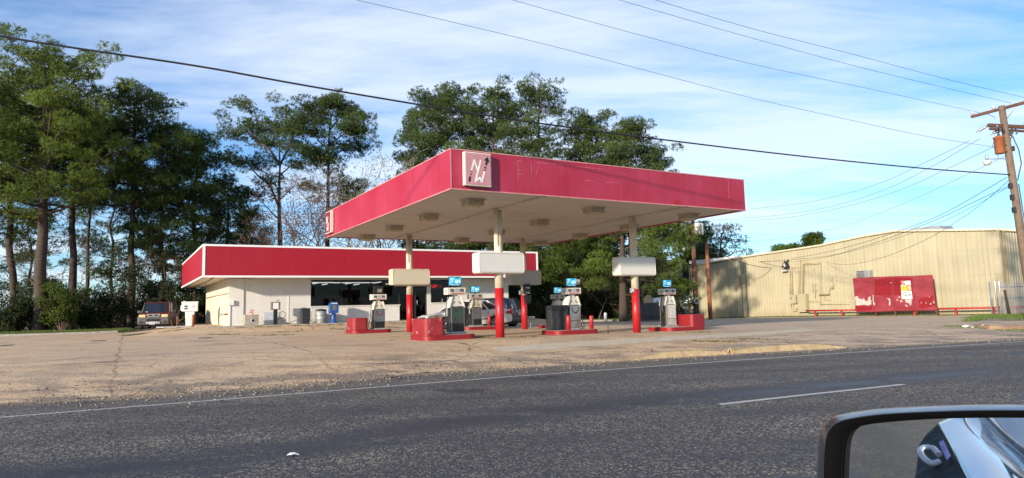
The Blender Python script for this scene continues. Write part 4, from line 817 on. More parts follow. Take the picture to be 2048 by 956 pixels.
# ================================================================== VEHICLES
def interp(P,x):
    if x<=P[0][0]: return P[0][1]
    for (a,b),(c,d) in zip(P,P[1:]):
        if x<=c:
            t=(x-a)/(c-a); return b+(d-b)*t
    return P[-1][1]
def wheel(t,x,y,r,w=.2,rim=RIM,arch=True):
    s=1 if y>0 else -1; M=Matrix.Rotation(R(90),3,'X')
    wh=MB().lathe([(r*.62,-w/2),(r*.92,-w/2),(r,-w/2+.04),(r,w/2-.04),(r*.92,w/2),(r*.62,w/2)],(x,y,r),n=28,M=M).build('wheel',TYRE,t)
    mb=MB().lathe([(r*.60,-.01),(r*.62,.03),(r*.55,.035),(r*.5,.0)],(x,y+s*(w/2-.03),r),n=24,M=M if s<0 else Matrix.Rotation(R(-90),3,'X'))
    for k in range(7):
        a=2*PI*k/7; mb.box((x+.3*r*math.cos(a),y+s*(w/2-.0),r+.3*r*math.sin(a)),(r*.5,.03,r*.11),M=Matrix.Rotation(-a,3,'Y'))
    mb.lathe([(r*.12,-.02),(r*.12,.02)],(x,y+s*(w/2),r),n=12,M=M); mb.build('rim',rim,wh)
    return wh
def body_shell(t,name,mt,L,W,top,sill,wh,ra,end=.16,z_in=.0,mid=None):
    rows=[]; n=100
    for i in range(n+1):
        x=-L/2+L*i/n; q=abs(x)/(L/2); hw=W/2*(1-end*q**6); zt=interp(top,x); zb=interp(sill,x)
        for xw,rw in wh:
            if abs(x-xw)<ra: zb=max(zb,rw+math.sqrt(ra*ra-(x-xw)**2))
        zb=min(zb,zt-.08); H=zt-zb
        half=[(hw*.97,zb),(hw,zb+.3*H),(hw*.995,zb+.62*H),(hw*.965,zt-.06),(hw*.90,zt-.005),(hw*.5,zt+.02),(0,zt+.028)]
        sh=0
        pts=[(x,y,z) for y,z in half]+[(x,-y,z) for y,z in half[-2::-1]]; rows.append(pts)
    for sgn_,idx in ((-1,0),(1,n)):
        r0=rows[idx]; zc=sum(p[2] for p in r0)/len(r0); e=[(p[0]+sgn_*.05,p[1]*.93,zc+(p[2]-zc)*.88) for p in r0]
        if sgn_<0: rows.insert(0,e)
        else: rows.append(e)
    mb=MB(); mb.grid(rows); k=len(rows[0]); mb.f.append(tuple(range(k))); mb.m.append(0); mb.sm.append(False); o=(len(rows)-1)*k; mb.f.append(tuple(o+i for i in range(k))[::-1]); mb.m.append(0); mb.sm.append(False)
    return mb.build(name,mt,t)
def greenhouse(t,x0,x1,x2,x3,zb,zr,wb,wr,paint,pillars,roofmt=None,zb3=None):
    zb3=zb if zb3 is None else zb3
    def ring(f):
        xa=x0+(x1-x0)*f; xb=x3+(x2-x3)*f; w=wb+(wr-wb)*f; return xa,xb,w
    rows=[]
    for f in (0,.25,.5,.75,1):
        xa,xb,w=ring(f); z0=zb+(zr-zb)*f; z3=zb3+(zr-zb3)*f; w2=w*.93
        rows.append([(xa,-w2*.9,z0),(xa,0,z0),(xa,w2*.9,z0),((xa*.93+xb*.07),w,z0*.93+z3*.07),((xa+xb)/2,w*1.01,(z0+z3)/2),((xa*.05+xb*.95),w,z3*.95+z0*.05),(xb,w2*.9,z3),(xb,0,z3),(xb,-w2*.9,z3),((xa*.05+xb*.95),-w,z3*.95+z0*.05),((xa+xb)/2,-w*1.01,(z0+z3)/2),((xa*.93+xb*.07),-w,z0*.93+z3*.07),(xa,-w2*.9,z0)])
    mb=MB(); mb.grid(rows); mb.build('windows',CARG,t)
    mb=MB(); P=[]
    for f,dz in ((1,-.03),(1,.02),(1,.045)):
        xa,xb,w=ring(f); k={-.03:1.02,.02:1.0,.045:.8}[dz]; xc=(xa+xb)/2; w*=k
        P.append([(xc+(x-xc)*k,y,zr+dz) for x,y in ((xa,-w*.8),(xa+.02,0),(xa,w*.8),(xa-.15,w) if xa>xb else (xa+.15,w),(xc,w),(xb+.1 if xa>xb else xb-.1,w),(xb,w*.8),(xb,0),(xb,-w*.8),(xb+.1 if xa>xb else xb-.1,-w),(xc,-w),(xa-.15 if xa>xb else xa+.15,-w),(xa,-w*.8))])
    mb.grid(P); mb.f.append(tuple(range(26,38))); mb.m.append(0); mb.sm.append(True); mb.build('roof',roofmt or paint,t)
    # pillars
    mb=MB()
    for s in (-1,1):
        for (f0x,wid) in pillars:
            # f0x: fraction from front(0) to back(1)
            a=[];
            for f in (0,.5,1):
                xa,xb,w=ring(f); x=xa+(xb-xa)*f0x; z0=zb+(zr-zb)*f; z3=zb3+(zr-zb3)*f; z=z0+(z3-z0)*f0x
                ww=w*1.012 if .06<f0x<.94 else w*.97; a.append((x,s*ww,z))
            mb.tube(a,wid,6)
    mb.build('window_pillars',paint,t)
def carpaint(name,col,metal=.3,rough=.3,dirt=None): return mat(name,col,rough,metal,var=.05,coat=.5,dirt=dirt,dscale=1.5)
def plate(t,c,rot,w=.31,h=.16):
    p=MB().box((0,0,0),(.012,w,h)).build('licence_plate',mat('plate_white',(.62,.64,.66),.4),t,bevel=.004); p.location=c; p.rotation_euler=rot
    mb=MB()
    for k in range(6): mb.box((0.008 if rot[2]==0 else .008,-.11+.044*k,0),(.004,.022,.065))
    mb.build('plate_characters',mat('plate_ink',(.04,.05,.12),.5),p); return p
# --- white sedan
SILV=carpaint('pearl_white_paint',(.80,.79,.75),.0,.28); 
a=Vector((-3.50,34.6,0)); b_=Vector((-1.02,35.85,0)); d=(a-b_).normalized(); side=Vector((-d.y,d.x,0)); 
if side.y<0: side=-side
cen=(a+b_)/2+side*.80; ang=math.atan2(d.y,d.x)
sed=thing('parked_sedan','pearl white sedan parked behind the left pumps before the shop','car',(cen.x,cen.y,zg(cen.x,cen.y)),ang)
WHS=[(1.42,.325),(-1.36,.325)]
body_shell(sed,'body',SILV,4.85,1.82,[(-2.43,.70),(-2.35,.92),(-2.2,1.00),(-1.7,1.02),(-.5,.98),(.8,.95),(1.1,.93),(1.9,.80),(2.25,.70),(2.43,.58)],[(-2.43,.34),(-1.9,.24),(1.9,.22),(2.43,.26)],WHS,.37)
greenhouse(sed,1.22,.35,-1.05,-1.95,.95,1.45,.80,.60,SILV,[(.02,.035),(.40,.03),(.70,.05),(.97,.05)],zb3=1.0)
MB().box((0,0,.3),(3.9,1.5,.24)).build('underbody',BLACK,sed)
for x,r in WHS:
    for s in (-1,1): wheel(sed,x,s*.80,r)
AMB=mat('amber_lens',(.75,.28,.04),.2); HLG=mat('headlamp_lens',(.60,.60,.55),.12,spec=.8); REDL=mat('tail_lens',(.40,.01,.012),.15)
for s in (-1,1):
    h=MB().prism([(1.95,.60),(2.34,.56),(2.36,.68),(2.1,.77),(1.86,.76)],s*.60,s*.865).build('headlight',HLG,sed,bevel=.02); MB().prism([(1.80,.62),(2.0,.60),(2.02,.76),(1.84,.755)],s*.868,s*.885).build('turn_lamp',AMB,h,bevel=.008)
    MB().prism([(-2.42,.72),(-2.0,.76),(-2.1,.90),(-2.38,.92)],s*.62,s*.885).build('tail_light',REDL,sed,bevel=.02)
    MB().box((.72,s*.95,1.0),(.12,.2,.13)).build('mirror',SILV,sed,bevel=.03)
    for xx in (.1,-.85): MB().box((xx,s*.915,.82),(.16,.02,.03)).build('door_handle',SILV,sed,bevel=.006)
    mb=MB()
    for xx in (1.0,.0,-.98): mb.box((xx,s*.9085,.62),(.008,.006,.62))
    mb.box((0,s*.913,.50),(2.0,.012,.05)); mb.build('door_seams',mat('seam_dark',(.05,.05,.05),.6),sed)
MB().box((2.42,0,.60),(.06,.9,.13)).build('grille',BLACK,sed,bevel=.01); MB().box((2.46,0,.61),(.02,.14,.09)).build('grille_badge',GALV,sed,bevel=.006)
MB().box((2.43,0,.36),(.07,1.1,.1)).build('bumper_intake',BLACK,sed)
# --- dark blue minivan, rear toward the camera
VAN=carpaint('dark_blue_paint',(.025,.035,.075),.4,.3)
hd=Vector((-.84,.54,0)).normalized(); ang=math.atan2(hd.y,hd.x); rear=Vector((.28,39.7,0)); cen=rear+hd*2.45
van=thing('parked_minivan','dark blue minivan parked by the right end of the shop with its tailgate visible','car',(cen.x,cen.y,zg(cen.x,cen.y)-.08),ang)
WHV=[(1.5,.34),(-1.45,.34)]
body_shell(van,'body',VAN,4.95,1.95,[(-2.48,.98),(-2.42,1.06),(-1.5,1.06),(0,1.04),(1.2,1.03),(1.6,.98),(2.1,.86),(2.48,.6)],[(-2.48,.34),(-1.9,.26),(1.9,.24),(2.48,.28)],WHV,.39,end=.10)
greenhouse(van,1.75,.7,-2.05,-2.42,1.03,1.70,.86,.70,VAN,[(.02,.04),(.30,.03),(.60,.03),(.96,.07)])
MB().box((0,0,.34),(3.9,1.5,.24)).build('underbody',BLACK,van)
for x,r in WHV:
    for s in (-1,1): wheel(van,x,s*.86,r)
for s in (-1,1):
    h=MB().prism([(-2.52,.82),(-2.18,.88),(-2.22,1.04),(-2.48,1.14)],s*.70,s*.93).build('tail_light',REDL,van,bevel=.02); MB().box((-2.52,s*.8,.92),(.02,.12,.06)).build('reverse_lamp',WHITE,h)
    MB().tube([(.4,s*.60,1.77),(-1.9,s*.60,1.78)],.018,6).build('roof_rail',DARKM,van)
    MB().prism([(-2.0,.74),(2.0,.70),(2.0,.72),(-2.0,.76)],s*.975,s*.982).build('side_moulding',DARKM,van)
MB().box((-2.515,0,.66),(.03,1.5,.04)).build('tailgate_seam',BLACK,van); MB().box((-2.53,0,.98),(.03,.7,.05)).build('tailgate_trim',GALV,van,bevel=.01)
MB().box((-2.50,0,.50),(.14,1.7,.24)).build('rear_bumper',VAN,van,bevel=.04); plate(van,(-2.545,0,.83),(0,0,PI))
MB().cyl((-2.545,0,1.03),(-2.56,0,1.03),.045).build('badge',GALV,van)
for yy,zz in ((.55,1.32),(.53,1.20)): MB().box((-2.30-.14*(1.7-zz)*1.3,yy,zz),(.012,.09,.08)).build('window_sticker',WHITE,van)
MB().tube([(-2.3,0,1.25),(-2.42,.32,1.16)],.012,6).build('rear_wiper',BLACK,van)
# --- dark red boxy suv facing the camera
MARO=carpaint('dark_red_paint',(.13,.018,.014),.3,.35); CLAD=mat('grey_cladding',(.085,.08,.078),.6)
c0=at(303,655,43.0); toc=Vector((-c0.x,-c0.y,0)).normalized(); hd=Matrix.Rotation(R(-9),3,'Z')@toc
suv=thing('parked_suv','dark red boxy suv with grey bumper facing the road under the pines','car',(c0.x,c0.y+.9,zg(c0.x,c0.y+.9)-.02),math.atan2(hd.y,hd.x))
WHU=[(1.33,.34),(-1.25,.34)]
body_shell(suv,'body',MARO,4.25,1.80,[(-2.12,1.05),(1.15,1.08),(1.55,1.07),(2.0,.98),(2.12,.90)],[(-2.12,.34),(-1.8,.28),(1.8,.28),(2.12,.34)],WHU,.40,end=.06)
greenhouse(suv,1.32,.85,-1.85,-2.08,1.06,1.70,.82,.72,MATS['grey_cladding'],[(.02,.05),(.36,.03),(.66,.03),(.96,.07)],roofmt=MARO)
MB().box((0,0,.34),(3.4,1.4,.24)).build('underbody',BLACK,suv)
for x,r in WHU:
    for s in (-1,1): wheel(suv,x,s*.80,r,.22)
MB().prism([(2.02,.30),(2.20,.34),(2.24,.55),(2.16,.80),(2.0,.82)],-.86,.86).build('front_bumper',CLAD,suv,bevel=.05)
for s in (-1,1):
    MB().prism([(1.0,.75),(1.05,.55),(1.0,.40),(.88,.36),(.85,.8),(1.0,.95),(1.33,1.0),(1.7,.95),(2.02,.80),(2.05,.40),(1.78,.40),(1.70,.62),(1.5,.78),(1.33,.80),(1.12,.72)],s*.84,s*.925).build('fender_cladding',CLAD,suv)
    MB().box((2.13,s*.62,.86),(.10,.36,.17)).build('headlight',mat('yellowed_headlamp',(.62,.50,.26),.25),suv,bevel=.02)
    MB().cyl((2.2,s*.66,.48),(2.245,s*.66,.48),.06).build('fog_lamp',BLACK,suv); MB().box((.95,s*1.0,1.13),(.14,.2,.17)).build('mirror',CLAD,suv,bevel=.03)
    MB().tube([(.6,s*.62,1.78),(-1.7,s*.62,1.78)],.022,6).build('roof_rail',CLAD,suv)
mb=MB(); mb.prism([(-.40,.98),(.40,.98),(.30,.79),(-.30,.79)],2.12,2.20,'x'); mb.build('grille',mat('silver_surround',(.42,.42,.42),.35,.4),suv,bevel=.02)
MB().prism([(-.31,.94),(.31,.94),(.24,.84),(-.24,.84)],2.195,2.212,'x').build('grille_mesh',BLACK,suv); MB().box((2.22,0,.89),(.015,.09,.07)).build('badge',GALV,suv,bevel=.01)
MB().box((2.235,0,.60),(.03,.78,.14)).build('lower_intake',BLACK,suv,bevel=.01); MB().box((2.245,0,.43),(.03,.76,.13)).build('skid_plate',MATS['silver_surround'],suv,bevel=.02)
plate(suv,(2.268,-.05,.41),(0,0,0))
MB().box((1.30,-.52,1.12),(.02,.12,.03)).build('windscreen_sticker',WHITE,suv)
# ================================================================== WAREHOUSE
WA=math.atan2(WD.y,WD.x); wh_=thing('warehouse','long tan ribbed metal warehouse with a low gable roof behind the lot on the right','warehouse',(WO.x,WO.y,0),WA)
Wi=Matrix.Rotation(-WA,3,'Z')
def wl(px,py,off=0): 
    p=Wi@(hit(px,py,WO+WN*off,tuple(WN))-WO); return p.x,p.z
WLEN=27.0
prof=[(0,5.45),wl(1858,461),wl(1790,462),wl(1720,474),wl(1641,491),wl(1500,512),(WLEN,5.0)]
prof[-1]=(WLEN,wl(1376,533)[1]); print('prof',prof)
def ztop(s): return interp(prof,s)
mb=MB(); rows=[[],[]]; s=0; per=.30
cols=[]
while s<WLEN-.01:
    for ds,yy in ((0,0),(.20,0),(.225,.035),(.265,.035),(.29,0)):
        if s+ds<=WLEN: cols.append((s+ds,yy))
    s+=per
for s,yy in cols: rows[0].append((s,yy,-.6)); rows[1].append((s,yy,ztop(s)))
mb.grid(rows,smooth=False); mb.build('side_wall',SIDING,wh_)
mb=MB(); rows=[[],[]]; 
for s,yy in cols:
    if s<22: rows[0].append((-yy-.0,-s-.003,-.6)); rows[1].append((-yy,-s-.003,5.45-.0*s))
mb.grid(rows,smooth=False); mb.build('end_wall',SIDING,wh_)
mb=MB(); n=len(prof); rows=[[(s,.12,z+.02) for s,z in prof],[(s,-22,z+.02) for s,z in prof]]; mb.grid(rows,smooth=False); rows=[[(s,.12,z-.04) for s,z in prof],[(s,-22,z-.04) for s,z in prof]]; mb.grid(rows,smooth=False); mb.build('roof',mat('roof_sheet',(.5,.46,.36),.45,.2),wh_)
mb=MB(); mb.tube([(s,.09,z-.0) for s,z in prof],.085,6); mb.build('eave_trim',mat('eave_trim',(.60,.54,.40),.45),wh_)
mb=MB(); mb.tube([(-.08,.1,5.43),(-.08,-22,5.43)],.08,6); mb.build('gutter',mat('eave_trim',(.60,.54,.40),.45),wh_)
mb=MB().box((-.07,.02,2.6),(.10,.16,5.6)); mb.build('corner_trim',TANP,wh_); MB().box((-.11,-.45,2.6),(.1,.12,5.5)).build('downpipe',mat('shadow_tan',(.30,.24,.14),.6),wh_)
# roof vents
for px,py,lb in ((1705,474,''),(1740,468,''),):
    p=Wi@(hit(px,py,WO-WN*4,tuple(WN))-WO); z=ztop(p.x); MB().lathe([(.12,z-.1),(.12,z+.45),(.2,z+.45),(.2,z+.6),(.05,z+.72)],(p.x,-4,0),n=12).build('roof_vent',GALV,wh_)
p=Wi@(hit(1850,458,WO-WN*3,tuple(WN))-WO); MB().prism([(-1.2,0),(1.2,0),(1.0,.35),(-1.0,.35)],-3,-4.5).build('roof_ridge_cap',GALV,wh_).location=(p.x,0,ztop(p.x)+.02)
# louvre
def wbox(name,px0,py0,px1,py1,d,mt,parent=wh_,off=.04,bev=.005):
    a=wl(px0,py0,off+d); b=wl(px1,py1,off+d); return MB().box(((a[0]+b[0])/2,off+d/2,(a[1]+b[1])/2),(abs(a[0]-b[0]),d,abs(a[1]-b[1]))).build(name,mt,parent,bevel=bev)
lv=wbox('louvre_vent',1472,551,1492,575,.05,TANP); a=wl(1473,552,.09); b=wl(1491,574,.09); mb=MB()
for k in range(10): mb.box(((a[0]+b[0])/2,.10,a[1]+(b[1]-a[1])*(k+.5)/10),(abs(a[0]-b[0])*.9,.03,.03),M=Matrix.Rotation(.5,3,'X'))
mb.build('louvre_slats',mat('shadow_tan2',(.42,.35,.2),.6),lv)
t=thing('air_conditioner','grey window air conditioner sticking out of the tan wall above the red boards','air conditioner',WO,WA)
a=wl(1712,542,.45); b=wl(1739,556,.45); MB().box(((a[0]+b[0])/2,.25,(a[1]+b[1])/2),(abs(a[0]-b[0]),.48,abs(a[1]-b[1]))).build('casing',GALV,t,bevel=.015); mb=MB()
for k in range(5): mb.box((max(a[0],b[0])-.36,.495,a[1]+(b[1]-a[1])*(k+.6)/5.6),(.55,.02,.035))
for k in range(5): mb.box((max(a[0],b[0])+.005,.27,a[1]+(b[1]-a[1])*(k+.6)/5.6),(.012,.36,.035))
mb.build('grille_slots',DARKM,t)
# electrics on the wall
t=thing('electrical_service','tan electrical cabinet, meter box and conduits mounted on the ribbed wall','electrical panel',WO,WA)
cb=wbox('cabinet',1594,588,1613,624,.35,TANP,t); wbox('cabinet_door',1596,591,1611,620,.02,TANP,cb,off=.40)
mbx=wbox('meter_box',1580,590,1592,607,.2,TANP,t); a=wl(1582,596,.27); MB().cyl((a[0],.24,a[1]),(a[0],.30,a[1]),.11).build('meter',GALV,mbx)
a0=wl(1583,543,.12); a1=wl(1586,590,.12); b0=wl(1580,541,.12); mb=MB()
mb.tube([(a0[0],.12,a0[1]),(wl(1587,590)[0],.12,a1[1])],.045,8); mb.tube([(b0[0],.12,b0[1]),(wl(1583,590)[0],.12,a1[1])],.045,8)
for pts in ([(1583,607),(1584,615),(1589,621),(1596,622)],[(1587,607),(1589,613),(1593,617),(1597,618)]): mb.tube([(wl(x,y)[0],.14,wl(x,y)[1]) for x,y in pts],.05,8)
for pts in ([(1607,588),(1607,530),(1609,527),(1641,525)],[(1609,588),(1609,531),(1612,529),(1641,527)]): mb.tube([(wl(x,y)[0],.10,wl(x,y)[1]) for x,y in pts],.035,8)
for pts in ([(1599,588),(1599,538)],[(1602,588),(1602,520)],[(1584,536),(1611,534)],[(1612,602),(1620,602),(1620,603),(1643,603)],[(1632,570),(1632,597)],[(1626,569),(1637,569)],[(1627,583),(1627,571)],[(1627,578),(1629,583),(1635,583),(1637,578)],[(1643,588),(1661,587)],[(1651,590),(1651,600),(1662,600)],[(1643,609),(1700,608)],[(1643,525),(1643,612)],[(1668,570),(1664,560),(1668,555)],[(1660,584),(1663,574),(1672,568)],[(1630,538),(1628,541)]): mb.tube([(wl(x,y)[0],.09,wl(x,y)[1]) for x,y in pts],.018,6)
mb.build('conduit',mat('conduit_tan',(.40,.33,.19),.6),t)
mb=MB(); c=wl(1651,589); mb.box((c[0],.15,c[1]),(.9,.2,.06)); mb.box((wl(1667,575)[0],.12,wl(1667,575)[1]),(.2,.12,.18)); mb.build('bracket',mat('shadow_tan',(.30,.24,.14),.6),t)
t=thing('service_weatherhead','black and white weatherhead cluster where cables enter the wall','weatherhead',WO,WA); c=wl(1577,531); mb=MB()
mb.box((c[0],.3,c[1]),(.35,.3,.5),M=Matrix.Rotation(.4,3,'Y')); mb.tube([(c[0]-.2,.2,c[1]+.45),(c[0],.4,c[1]+.2),(c[0]+.3,.45,c[1]-.15)],.06,6); mb.tube([(c[0]+.2,.2,c[1]+.4),(c[0]+.05,.4,c[1]),(c[0]-.1,.45,c[1]-.25)],.05,6); mb.build('head',BLACK,t,bevel=.04)
mb=MB(); mb.box((c[0],.46,c[1]+.02),(.16,.06,.3),M=Matrix.Rotation(.5,3,'Y')); mb.box((c[0]+.15,.35,c[1]-.42),(.5,.15,.1)); mb.build('insulator',mat('dull_white',(.5,.48,.52),.4),t)
# small wing at the far end
wg=thing('warehouse_wing','dark shaded end wing of ribbed tan metal behind the pine branches','building',(16.6,65.2,0),math.atan2(-.42,-.9))
rows=[[],[]]
for s,yy in cols:
    if s<15: rows[0].append((s,yy,-1)); rows[1].append((s,yy,5.35+.03*s))
mb=MB(); mb.grid(rows,smooth=False); mb.build('wall',SIDING,wg); mb=MB(); mb.box((7.5,0.03,5.6),(15.4,.25,.14)); mb.box((7.5,-4,5.5),(15.4,8,.1)); mb.build('roof_edge',mat('white_gutter',(.6,.6,.58),.5),wg)
o=MB().box((0,0,0),(7,.3,.35)).build('rear_parapet',mat('white_gutter',(.6,.6,.58),.5),wh_); a=wl(1400,523,-6); o.location=(a[0]-2,-6,a[1])
# red boards
def wpt(px,py,off): 
    a=wl(px,py,off); return Vector((a[0],off,a[1]))
seam=[((1705,556.5),(1712,624)),((1744.5,554),(1750,623.5)),((1785,552.5),(1789,622)),((1826,551.5),(1831,621.5)),((1865,549.5),(1873,620.5))]
bl=['leftmost red painted board with a large white peeled patch','second red board from the left, fresher red square above','third red board from the left, behind the yellow and white poster','rightmost red board with small white chips']
bms=[]
for k in range(4):
    (a,b),(c,d)=seam[k],seam[k+1]; off=.95
    A=wpt(a[0]+.25,a[1],off);B=wpt(b[0]+.25,b[1],off);Cc=wpt(c[0]-.25,c[1],off);D=wpt(d[0]-.25,d[1],off)
    t=thing('painted_board',bl[k],'board',WO,WA,'red plywood boards before the tan wall'); n=Vector((0,-.03,0))
    MB().add([A,B,D,Cc,A+n,B+n,D+n,Cc+n],[(0,1,2,3),(4,7,6,5),(0,4,5,1),(1,5,6,2),(2,6,7,3),(3,7,4,0)]).build('board',BOARD,t)
    for q,r_ in ((B,.2),(D,-.2)): MB().box((q.x+(r_ if 0 else 0),off-.08,q.z/2+.0),(.07,.07,abs(q.z)+.6)).build('support_post',WOODD,t)
    bms.append(t)
FRESH=mat('fresh_red',(.22,.006,.012),.55); PEEL=mat('peeled_white',(.42,.39,.36),.8,var=.1)
def blob(parent,pts,mt,name,off=.954,j=.0):
    P=[wpt(x+random.uniform(-j,j),y+random.uniform(-j,j),off) for x,y in pts]; mb=MB(); mb.add(P+[p+Vector((0,.003,0)) for p in P],[tuple(range(len(P))),tuple(range(len(P),2*len(P)))[::-1]]+[(i,(i+1)%len(P),(i+1)%len(P)+len(P),i+len(P)) for i in range(len(P))]); return mb.build(name,mt,parent)
def Z(l): return [(x/9.558+1690,y/9.56+540) for x,y in l]
def jag(l,n=3,a=5):
    out=[]
    for (x,y),(x2,y2) in zip(l,l[1:]+l[:1]):
        for k in range(n): out.append((x+(x2-x)*k/n+random.uniform(-a,a),y+(y2-y)*k/n+random.uniform(-a,a)))
    return out
blob(bms[0],Z(jag([(190,510),(240,500),(260,545),(330,560),(350,530),(385,590),(430,600),(440,530),(490,490),(485,560),(510,600),(495,660),(440,680),(380,665),(300,670),(210,680),(200,600)],3,6)),PEEL,'peeled_patch')
blob(bms[0],Z(jag([(528,470),(545,480),(550,600),(575,640),(570,690),(540,650),(530,560)],2,3)),PEEL,'peeled_strip',.955)
blob(bms[0],Z([(195,690),(520,690),(520,770),(195,780)]),FRESH,'repainted_area',.9535)
blob(bms[1],Z([(565,180),(895,150),(900,480),(570,480)]),FRESH,'repainted_area',.9535)
blob(bms[1],Z(jag([(785,540),(860,545),(868,620),(865,670),(835,675),(845,600),(830,560)],2,3)),PEEL,'peeled_patch')
blob(bms[2],Z([(930,150),(1285,150),(1300,480),(935,480)]),FRESH,'repainted_area',.9535)
for l in ([(1145,560),(1275,560),(1270,660),(1240,685),(1235,640),(1165,620)],[(1155,655),(1205,690),(1185,705),(1150,680)],[(1055,575),(1100,580),(1095,615),(1055,610)],[(1005,515),(1060,505),(1050,530),(1010,525)],[(990,550),(1005,560),(1015,600),(990,580)],[(860,238),(895,238),(895,250),(860,250)]): blob(bms[2] if l[0][0]>900 else bms[1],Z(jag(l,2,3)),PEEL,'peeled_patch')
blob(bms[3],Z(jag([(1400,560),(1700,500),(1740,700),(1400,740)],4,20)),FRESH,'repainted_area',.9535)
for l in ([(1445,620),(1470,610),(1455,640)],[(1540,620),(1560,625),(1550,650)],[(1625,640),(1655,630),(1650,660),(1625,665)],[(1685,600),(1715,615),(1705,640),(1685,625)],[(1680,570),(1692,575),(1690,600)],[(1600,505),(1620,515),(1610,525)],[(1390,475),(1405,480),(1398,492)]): blob(bms[3],Z(jag(l,2,2)),PEEL,'peeled_chip',.956)
# poster
po=thing('price_poster','white and yellow 24/7 price poster hung on the third red board','poster',WO,WA)
def pq(l,off,mt,name,th=.004): 
    P=[wpt(*q,off) for q in Z(l)]; n=Vector((0,th,0)); return MB().add(P+[p+n for p in P],[(0,1,2,3),(7,6,5,4),(0,4,5,1),(1,5,6,2),(2,6,7,3),(3,7,4,0)]).build(name,mt,po)
pq([(1062,210),(1250,205),(1290,552),(1085,555)],.962,mat('poster_white',(.72,.72,.72),.5),'sheet')
ORG=mat('poster_orange',(.75,.25,.06),.5); YEL=mat('poster_yellow',(.75,.45,.04),.5)
pq([(1062,212),(1140,210),(1146,286),(1068,286)],.968,mat('poster_red',(.6,.06,.03),.5),'red_corner'); pq([(1072,300),(1165,295),(1175,400),(1082,405)],.968,YEL,'yellow_block'); pq([(1170,288),(1262,284),(1272,405),(1180,405)],.968,ORG,'orange_picture'); pq([(1200,300),(1250,300),(1252,390),(1225,392)],.974,mat('peach',(.7,.5,.4),.5),'picture_detail'); pq([(1092,432),(1172,430),(1173,446),(1094,448)],.968,mat('poster_red',(.6,.06,.03),.5),'red_line'); pq([(1078,310),(1155,306),(1156,316),(1079,320)],.974,mat('grn',(.3,.5,.1),.5),'print_line'); pq([(1215,425),(1240,425),(1241,440),(1217,440)],.968,mat('grn2',(.25,.35,.05),.5),'print_mark')
def ptext(s,px,py,size,mt,off=.975,bold=0,sx=1):
    a=wpt(*Z([(px,py)])[0],off); o=text('lettering',s,size,mt,po,a,(R(90),R(2),PI),.002,bold=bold,sx=sx); return o
ptext('24/7',1156,246,.31,WHITE,.978,.004,.9); ptext('$',1102,475,.12,BLKT); ptext('4.99',1205,488,.30,BLKT,bold=.003,sx=.80)
# pipe rails
RPIPE=mat('rail_red',(.34,.02,.018),.5)
def rail(pts,posts,label,off):
    t=thing('pipe_rail',label,'rail',WO,WA); P=[wpt(x,y,off) for x,y in pts]; MB().tube(P,.06,8).build('rail',RPIPE,t)
    for x in posts:
        q=wpt(x,interp(pts,x),off); MB().tube([(q.x,off,q.z),(q.x,off,-.2)],.075,8).build('post',RPIPE,t)
rail([(1612,621.5),(1711,620)],[1630,1683],'low red pipe rail left of the red boards',.7)
rail([(1712,620),(1880,617.5),(1999,615)],[1752,1828,1911,1987],'low red pipe rail running behind and right of the red boards',.7)
p1=hit(2026,613.5,(0,0,.85),(0,0,1)); t=thing('pipe_rail','short low red pipe rail at the far right behind the mesh gate','rail')
A=at(2026,613.8,38.6); B=at(2120,611,41); MB().tube([A,B],.06,8).build('rail',RPIPE,t)
for f in (.1,.45): q=A.lerp(B,f); MB().tube([q,(q.x,q.y,.1)],.07,8).build('post',RPIPE,t)
# mesh gate
def chain_mat():
    m,nt,b=nodes('chain_mesh'); nt.nodes.remove(b); v=tc(nt); sx=nt.nodes.new('ShaderNodeSeparateXYZ'); nt.links.new(v,sx.inputs[0])
    def dg(s):
        q=math_(nt,'FRACT',math_(nt,'MULTIPLY',math_(nt,'ADD',sx.outputs[0],math_(nt,'MULTIPLY',sx.outputs[2],s)),11)); return ramp(nt,q,[(0,1),(.10,1),(.13,0),(1,0)])
    a=math_(nt,'MAXIMUM',dg(1),dg(-1)); T=nt.nodes.new('ShaderNodeBsdfTransparent'); D=nt.nodes.new('ShaderNodeBsdfPrincipled'); D.inputs['Base Color'].default_value=(.4,.41,.42,1); D.inputs['Roughness'].default_value=.4
    mx=nt.nodes.new('ShaderNodeMixShader'); nt.links.new(a,mx.inputs[0]); nt.links.new(T.outputs[0],mx.inputs[1]); nt.links.new(D.outputs[0],mx.inputs[2]); nt.links.new(mx.outputs[0],nt.nodes['Material Output'].inputs[0]); return m
g0=at(2004,628,37.6); g1=at(2100,600,40.2); gd=(g1-g0); gd.z=0; ga=math.atan2(gd.y,gd.x); gz=zg(g0.x,g0.y)
gt=thing('mesh_gate','grey chain link gate with steel posts at the right end of the warehouse','gate',(g0.x,g0.y,gz),ga)
for x in (-.42,0.0): MB().lathe([(.045,-.1),(.045,1.95),(.03,2.0)],(x,0,0),n=12).build('post',GALV,gt)
MB().tube([(-.5,.25,0),(-.5,.25,1.95)],.04,8).build('post',mat('dark_galv',(.16,.2,.24),.5),gt)
for z in (1.62,1.0): MB().tube([(0,0,z),(5,0,z+.05)],.025,8).build('rail',mat('dark_galv',(.16,.2,.24),.5),gt)
MB().box((2.5,0,.95),(5,.006,1.85)).build('mesh',chain_mat(),gt); MB().box((-.2,.1,.8),(.2,.02,1.5)).build('gate_edge',mat('dark_galv',(.16,.2,.24),.5),gt)
q0=at(2019,629,36.9); q1=at(2009,580,37.1); o=MB().tube([q0-(q1-q0)*.05,q1],[.075,.06],6).build('leaning_board',mat('char_wood',(.03,.022,.02),.9,dirt=(.12,.05,.02))); tag(o,'dark charred timber leaning beside the mesh gate','timber')
